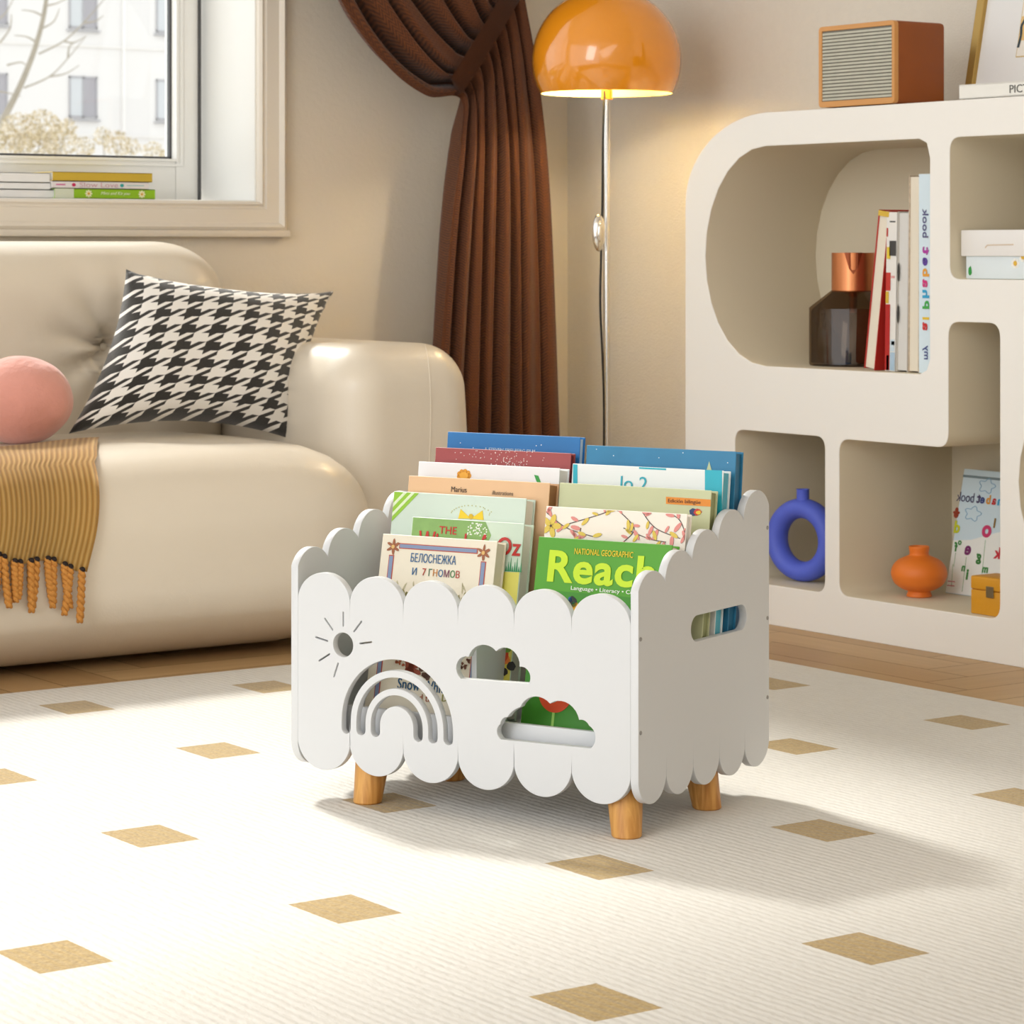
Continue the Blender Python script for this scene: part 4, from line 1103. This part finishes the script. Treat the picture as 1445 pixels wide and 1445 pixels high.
for (x0, z0, x1, z1, c) in ((0, .0, .5, .42, '#b31818'), (.5, 0, 1, .12, '#a9c3d8'), (.5, .12, .95, .2, '#c9dbe6'), (.6, .16, .95, .19, '#2b3f78'), (0, .42, .35, .50, '#d8b23a'), (.0, .50, .5, .62, '#c12a20'), (.05, .7, .45, .78, '#e3c52e'), (.3, .72, 1, .82, '#3a3838'), (0, .84, .2, .9, '#b8241c'), (.15, .0, .45, .10, '#1c2540'), (.5, .58, .9, .6, '#d89a9a'), (.3, .93, .9, .945, '#4a4a48')):
    patch('spine_print', [(th*x0+.001, hh*z0+.002), (th*x1-.001, hh*z0+.002), (th*x1-.001, hh*z1), (th*x0+.001, hh*z1)], cm(c), b2, -.0012)
b3, th, hh = shelf_book('slim grey-white book, middle one of the cubby books', 1264.5, 1280, 527, 1267, 299, XB, .2, cm('#c9c4bc'), cm('#d8d6d2'))
prints('spine_print', [blob(.004, hh*q, .003, .02, 8) for q in (.62, .36)], cm('#2a2826'), b3, -.0006)
b4, th, hh = shelf_book('tall cream book beside the pale blue one in the cubby', 1281, 1296, 528, 1282.5, 248, XB, .22, mat('cream_speckle', '#cbb9a4', .5, var=.5, vscale=90), M['paper'])
b5, th, hh = shelf_book('tall pale blue alphabet book with rainbow letters, rightmost in the cubby', 1296.5, 1316, 528, 1296.5, 246, XB, .22, cm('#d7e8f2'), M['paperw'], 'spine')
# mirrored lettering runs up the spine, as in the photo
tz = hh*.04
def vtext(s, colr, z0, ln, hgt_):
    # letters read bottom to top, mirrored
    o = text('spine_lettering', s, colr, b5, 0, 0, w=ln, h=hgt_*1.25, y=-.0012, bold=.0032 if len(s) == 1 else .0015)
    for v in o.data.vertices:
        x, z = v.co.x, v.co.z
        v.co.x = th*.30+z; v.co.z = z0+x
vtext('my', cm('#3b4a86'), hh*.07, .028, .012)
cols = ['#c92b2b', '#e6c02a', '#3aa84a', '#2aa0cf', '#d02a7a', '#e8a02e', '#5a3a9a', '#b03aa0']
for i, ch in enumerate('alphabet'):
    hch = .014 if ch in 'lhbt' else (.014 if ch == 'p' else .0105)
    vtext(ch, cm(cols[i]), hh*(.215+.054*i), .0165 if ch not in 'l' else .005, hch*1.08)
vtext('book', cm('#5a5a86'), hh*.68, .058, .013)
# opening 2: lidded box
XL = CX+.03
A = onX(1363, 396, XL); zt = onX(1363, 359, XL).z; zl = onX(1360, 325, XL-.003).z
zf = o2b
lb_ = thing('storage_box', 'white lidded paper box printed with daisies in the right cubby', 'box', (XL, A.y, zf+.0005)); lb_.rotation_euler = (0, 0, -PI/2)
obj('box_body', box(bmesh.new(), (0, 0, 0), (.26, .2, zt-zf), .001, 1), mat('daisy_paper', '#dfe8ec', .6, var=.05, vscale=14), lb_)
obj('lid', box(bmesh.new(), (-.008, -.006, zt-zf-.004), (.268, .206, zl-zf), .002, 2), cm('#ece9e6'), lb_)
patch('leaf_print', blob(.012, (zt-zf)*.32, .005, .009, 10, .15), cm('#2c9a44'), lb_, -.0008)
for px_, py_ in ((1433, 372), (1444, 363)):
    p = onX(px_, py_, XL); x = A.y-p.y; z = p.z-zf
    prints('daisy_print', [blob(x+.007*math.cos(a), z+.007*math.sin(a), .004, .003, 8) for a in [2*PI*i/7 for i in range(7)]], cm('#f4f2ec'), lb_, -.0007); patch('daisy_print', blob(x, z, .005, .005, 10), cm('#e0b23a'), lb_, -.0012)
p = onX(1395, 347, XL-.003); x = A.y-p.y; z = p.z-zf
prints('ribbon_print', strokep([(x-.006, z-.004), (x, z+.001), (x+.006, z+.001), (x+.07, z+.002)], .0025), cm('#d9c6b0'), lb_, -.0068)
# opening 5: blue ring vase
ZF = lb
VX5 = 3.905; yv = onX(1133, 800, VX5).y; c5 = onX(1126, 775, VX5); d5 = (c5-O0).dot(FW)/FPX
Rm, rm_ = 44.5*d5, 14*d5
rv = thing('ring_vase', 'matt cobalt blue ring-shaped vase in the lower left cubby', 'vase', (VX5, yv, ZF+.0005), math.radians(13))
bm = bmesh.new(); NA, NBq = 64, 24; g = []
zc5 = Rm+rm_
for i in range(NA):
    a = 2*PI*i/NA; row = []
    for k in range(NBq):
        b = 2*PI*k/NBq; r = Rm+rm_*math.cos(b)
        row.append(bm.verts.new((rm_*1.25*math.sin(b), r*math.cos(a)*1.0, max(0, zc5+r*math.sin(a)))))
    g.append(row)
for i in range(NA):
    for k in range(NBq): bm.faces.new((g[i][k], g[i][(k+1) % NBq], g[(i+1) % NA][(k+1) % NBq], g[(i+1) % NA][k]))
blue = mat('cobalt_matt', '#5668d6', .55, nscale=50, nstr=.04)
obj('ring_body', bm, blue, rv, 180)
zn = 2*zc5-.006
obj('neck', lathe(bmesh.new(), [(.0145, zn-.004), (.0135, zn+.006), (.0135, zn+.024), (.0145, zn+.026), (.0115, zn+.026), (.0105, zn+.01), (.0105, zn)], 28), blue, rv, 40)
# orange vase
ov = onZ(1297, 842, ZF); m6 = (ov-O0).dot(FW)/FPX
ova = thing('round_vase', 'small squat orange vase in the lower middle cubby', 'vase', (ov.x, ov.y, ZF+.0005))
prf = [(0, 0), (16.5, 0), (17, 4), (16, 8), (24, 11), (34, 18), (38.5, 27), (39.5, 34), (37, 43), (30, 51), (20, 56), (14.5, 58.5), (13.5, 62), (14.5, 70), (12.5, 70.5), (11.5, 63), (10, 55), (0, 50)]
obj('vase_body', lathe(bmesh.new(), [(r*m6, z*m6) for r, z in cr(prf, 4)], 56), mat('orange_ceramic', '#e87a22', .5), ova, 60)
# alphabet picture book leaning at the back
XA = 4.02
A = onX(1334, 836, XA); A = Vector((XA, A.y, ZF)); T = onX(1355, 661, XA+.055)
ab = thing('book', 'pale blue alphabet picture book with mirrored title leaning behind the orange vase', 'book', (XA, onX(1334, 836, XA).y, ZF+.0005))
hh = T.z-ZF; lean = math.atan2(.055, hh); hh = math.hypot(hh, .055); bw = .21
ab.matrix_world = Matrix.Translation((XA, onX(1334, 836, XA).y, ZF+.0005)) @ Matrix.Rotation(-PI/2, 4, 'Z') @ Matrix.Rotation(-lean, 4, 'X')
book_mesh(ab, bw, hh, .010, cm('#cfe2ec'), M['paperw'])
L = loc(ab)
patch('meadow_print', [(.001, .001), (bw-.001, .001), (bw-.001, hh*.60), (.12, hh*.52), (.05, hh*.44), (.001, hh*.42)], cm('#eef0ec'), ab, -.0006)
x0, z0 = L(1350, 707)
patch('author_line', [(x0+.008, hh-.018), (bw*.9, hh-.018), (bw*.9, hh-.013), (x0+.008, hh-.013)], cm('#7d9096'), ab, -.0008)
text('title', 'book', cm('#4a4468'), ab, x0, z0, w=.050, h=.020, mirror=True, y=-.0014)
xx = x0+.058
for ch, c in zip('tebahpla', ('#4a4468', '#3b4a86', '#e09a2e', '#c92b2b', '#2aa0cf', '#d02a7a', '#3aa84a', '#c92b2b')):
    text('title', ch, cm(c), ab, xx, z0-(.004 if ch == 'p' else 0), h=.019 if ch in 'tbhpl' else .0135, mirror=True, y=-.0014, bold=.003); xx += .0165 if ch not in 'tl' else .011
for px_, py_, ch, c, s in ((1346, 752, 'd', '#c3c92a', .026), (1346, 778, 'f', '#3a8a3a', .020), (1352, 769, 'o', '#3a8a3a', .010), (1361, 783, 'e', '#7a2a6a', .020), (1385, 758, 'o', '#c9346a', .026), (1357, 806, 'n', '#3a8a3a', .012), (1363, 818, 'i', '#3a8a3a', .022), (1377, 796, 'g', '#2f7a34', .022), (1386, 808, 'm', '#3a8a3a', .012), (1402, 745, 'l', '#8a6a2a', .02), (1402, 788, 'k', '#c92b3b', .024)):
    x, z = L(px_, py_); text('letter_print', ch, cm(c), ab, x, z, h=s, mirror=True, y=-.0014, bold=.004)
st = []
for a, c in (((1345, 796), (1343, 828)), ((1364, 786), (1358, 835)), ((1391, 762), (1386, 810)), ((1349, 780), (1346, 800))): st += strokep([L(*a), L(*c)], .0012)
prints('stalk_print', st, cm('#8fb08a'), ab, -.0010)
cl = []
for cx, cy in ((1373, 725), (1393, 686)):
    pts = [L(cx+q*math.cos(a), cy+q*.9*math.sin(a)) for a in [2*PI*i/24 for i in range(25)] for q in (10+2.5*math.cos(a*5),)]
    cl += strokep(pts, .0014)
prints('cloud_print', cl, cm('#86b2d0'), ab, -.0010)
x, z = L(1350, 724); prints('creature_print', [blob(x, z+.006, .005, .006, 10), blob(x, z-.004, .007, .007, 10), blob(x-.006, z+.001, .004, .003, 8), blob(x+.006, z+.001, .004, .003, 8)], cm('#9a3a22'), ab, -.0011)
prints('stalk_print', strokep([L(1338, 820), L(1348, 821)], .002)+strokep([L(1337, 826), L(1347, 827)], .002), cm('#c9707a'), ab, -.0012)
# yellow case
XC = CX+.022
A = onX(1370, 866, XC); zt = onX(1370, 812, XC).z-ZF
yc_ = thing('yellow_case', 'small mustard yellow clasped case at the right edge of the lower cubby', 'case', (XC, A.y, ZF+.0005)); yc_.rotation_euler = (0, 0, -PI/2)
cw = min(.12, (A.y-(CY0-o4r))-.004)
yel = mat('mustard_leather', '#d8981f', .5, nscale=120, nstr=.1)
obj('case_body', box(bmesh.new(), (0, 0, 0), (cw, .07, zt*.64), .002, 2), yel, yc_); obj('case_lid', box(bmesh.new(), (-.0008, -.0012, zt*.645), (cw+.0008, .071, zt), .004, 3), yel, yc_)
p = onX(1398, 836, XC); cx = A.y-p.y
obj('clasp', box(bmesh.new(), (cx-.010, -.004, p.z-ZF-.011), (cx+.010, -.0012, p.z-ZF+.011), .001, 1), mat('clasp_metal', '#8f8268', .35, metal=.8), yc_)

# ------------------------------------------------------------------ books on the window sill
SZ = WIN_B+.0035
def sill_book(label, pl, pr, pyb, pyt, Y, dep, cov, pages, show, zc):
    a = onY(pl, pyb, Y); c = onY(pr, pyb, Y); t = onY(pl, pyt, Y); th = max(.006, onY(pl, pyt, Y).z-onY(pl, pyb, Y).z)
    w = c.x-a.x; r = thing('book', label, 'book', (a.x, Y, zc), 0, 'books lying on the window sill')
    bd = .0018; bm = bmesh.new()
    box(bm, (0, 0, 0), (w, dep, bd), .0004, 1); box(bm, (0, 0, th-bd), (w, dep, th), .0004, 1)
    box(bm, (0, 0, 0), (w, bd, th), .0004, 1) if show == 'spine' else box(bm, (0, dep-bd, 0), (w, dep, th), .0004, 1)
    obj('cover', bm, cov, r); obj('pages', box(bmesh.new(), (.003, .0022, bd), (w-.003, dep-.0022, th-bd)), pages, r)
    return r, w, th
BY = WY+.03
r, w, th = sill_book('lime green book at the bottom of the coloured stack on the sill', 77, 219, 279.5, 265.5, BY, .17, cm('#8fc01a'), M['paperw'], 'spine', SZ); z = SZ+th+.0002
x = onY(104, 270, BY).x-onY(77, 270, BY).x
patch('pale_spine_end', [(.0005, .0005), (x, .0005), (x, th-.0005), (.0005, th-.0005)], cm('#d5dcc8'), r, -.0008)
for px_ in (125, 200):
    xx = onY(px_, 270, BY).x-r.location.x
    prints('daisy_print', [blob(xx+.006*math.cos(a), th/2+.006*math.sin(a), .0035, .002, 8, 0, a) for a in [2*PI*i/8 for i in range(8)]], cm('#f3efc8'), r, -.0010); patch('daisy_print', blob(xx, th/2, .003, .003, 8), cm('#e0a52e'), r, -.0014)
xx = onY(142, 270, BY).x-r.location.x; text('spine_lettering', 'Blue Ink Lilies'[:0]+'Mimi and Kit you', cm('#eef4d8'), r, xx, th*.3, w=.075, h=th*.42, shear=.4)
r, w, th2 = sill_book('slim white book in the middle of the coloured stack on the sill', 73, 210, 264.5, 254.2, BY, .16, cm('#e6e2e3'), M['paperw'], 'spine', z); z += th2+.0002
for px_, c in ((104, '#c21a5a'), (172, '#2aa0a0')): patch('spine_dot', blob(onY(px_, 260, BY).x-r.location.x, th2/2, .005, .004, 12), cm(c), r, -.0008)
text('spine_lettering', 'Slow Love', cm('#cfa8b4'), r, onY(112, 260, BY).x-r.location.x, th2*.2, w=.098, h=th2*.66)
patch('spine_line', [(onY(79, 260, BY).x-r.location.x, th2*.42), (onY(92, 260, BY).x-r.location.x, th2*.42), (onY(92, 260, BY).x-r.location.x, th2*.6), (onY(79, 260, BY).x-r.location.x, th2*.6)], cm('#d070a0'), r, -.0008)
patch('spine_line', [(onY(179, 260, BY).x-r.location.x, th2*.46), (onY(203, 260, BY).x-r.location.x, th2*.46), (onY(203, 260, BY).x-r.location.x, th2*.56), (onY(179, 260, BY).x-r.location.x, th2*.56)], cm('#8fc4c4'), r, -.0008)
r, w, th3 = sill_book('ochre yellow book on top of the coloured stack on the sill', 74.5, 215, 253.5, 240.5, BY, .16, cm('#cdae38'), M['paperw'], 'spine', z)
# white books further left
z = SZ
for k, (pl, pr, yb, yt, lab) in enumerate(((-60, 76, 279.5, 267.5, 'plain white book at the bottom of the white sill stack'), (-64, 71, 266, 256, 'plain white book in the middle of the white sill stack'), (-55, 70.5, 255, 241, 'plain white book on top of the white sill stack'))):
    r, w, th = sill_book(lab, pl, pr, yb, yt, BY+.01, .17, cm('#eeefef'), M['paperw'], 'spine', z); z += th+.0002
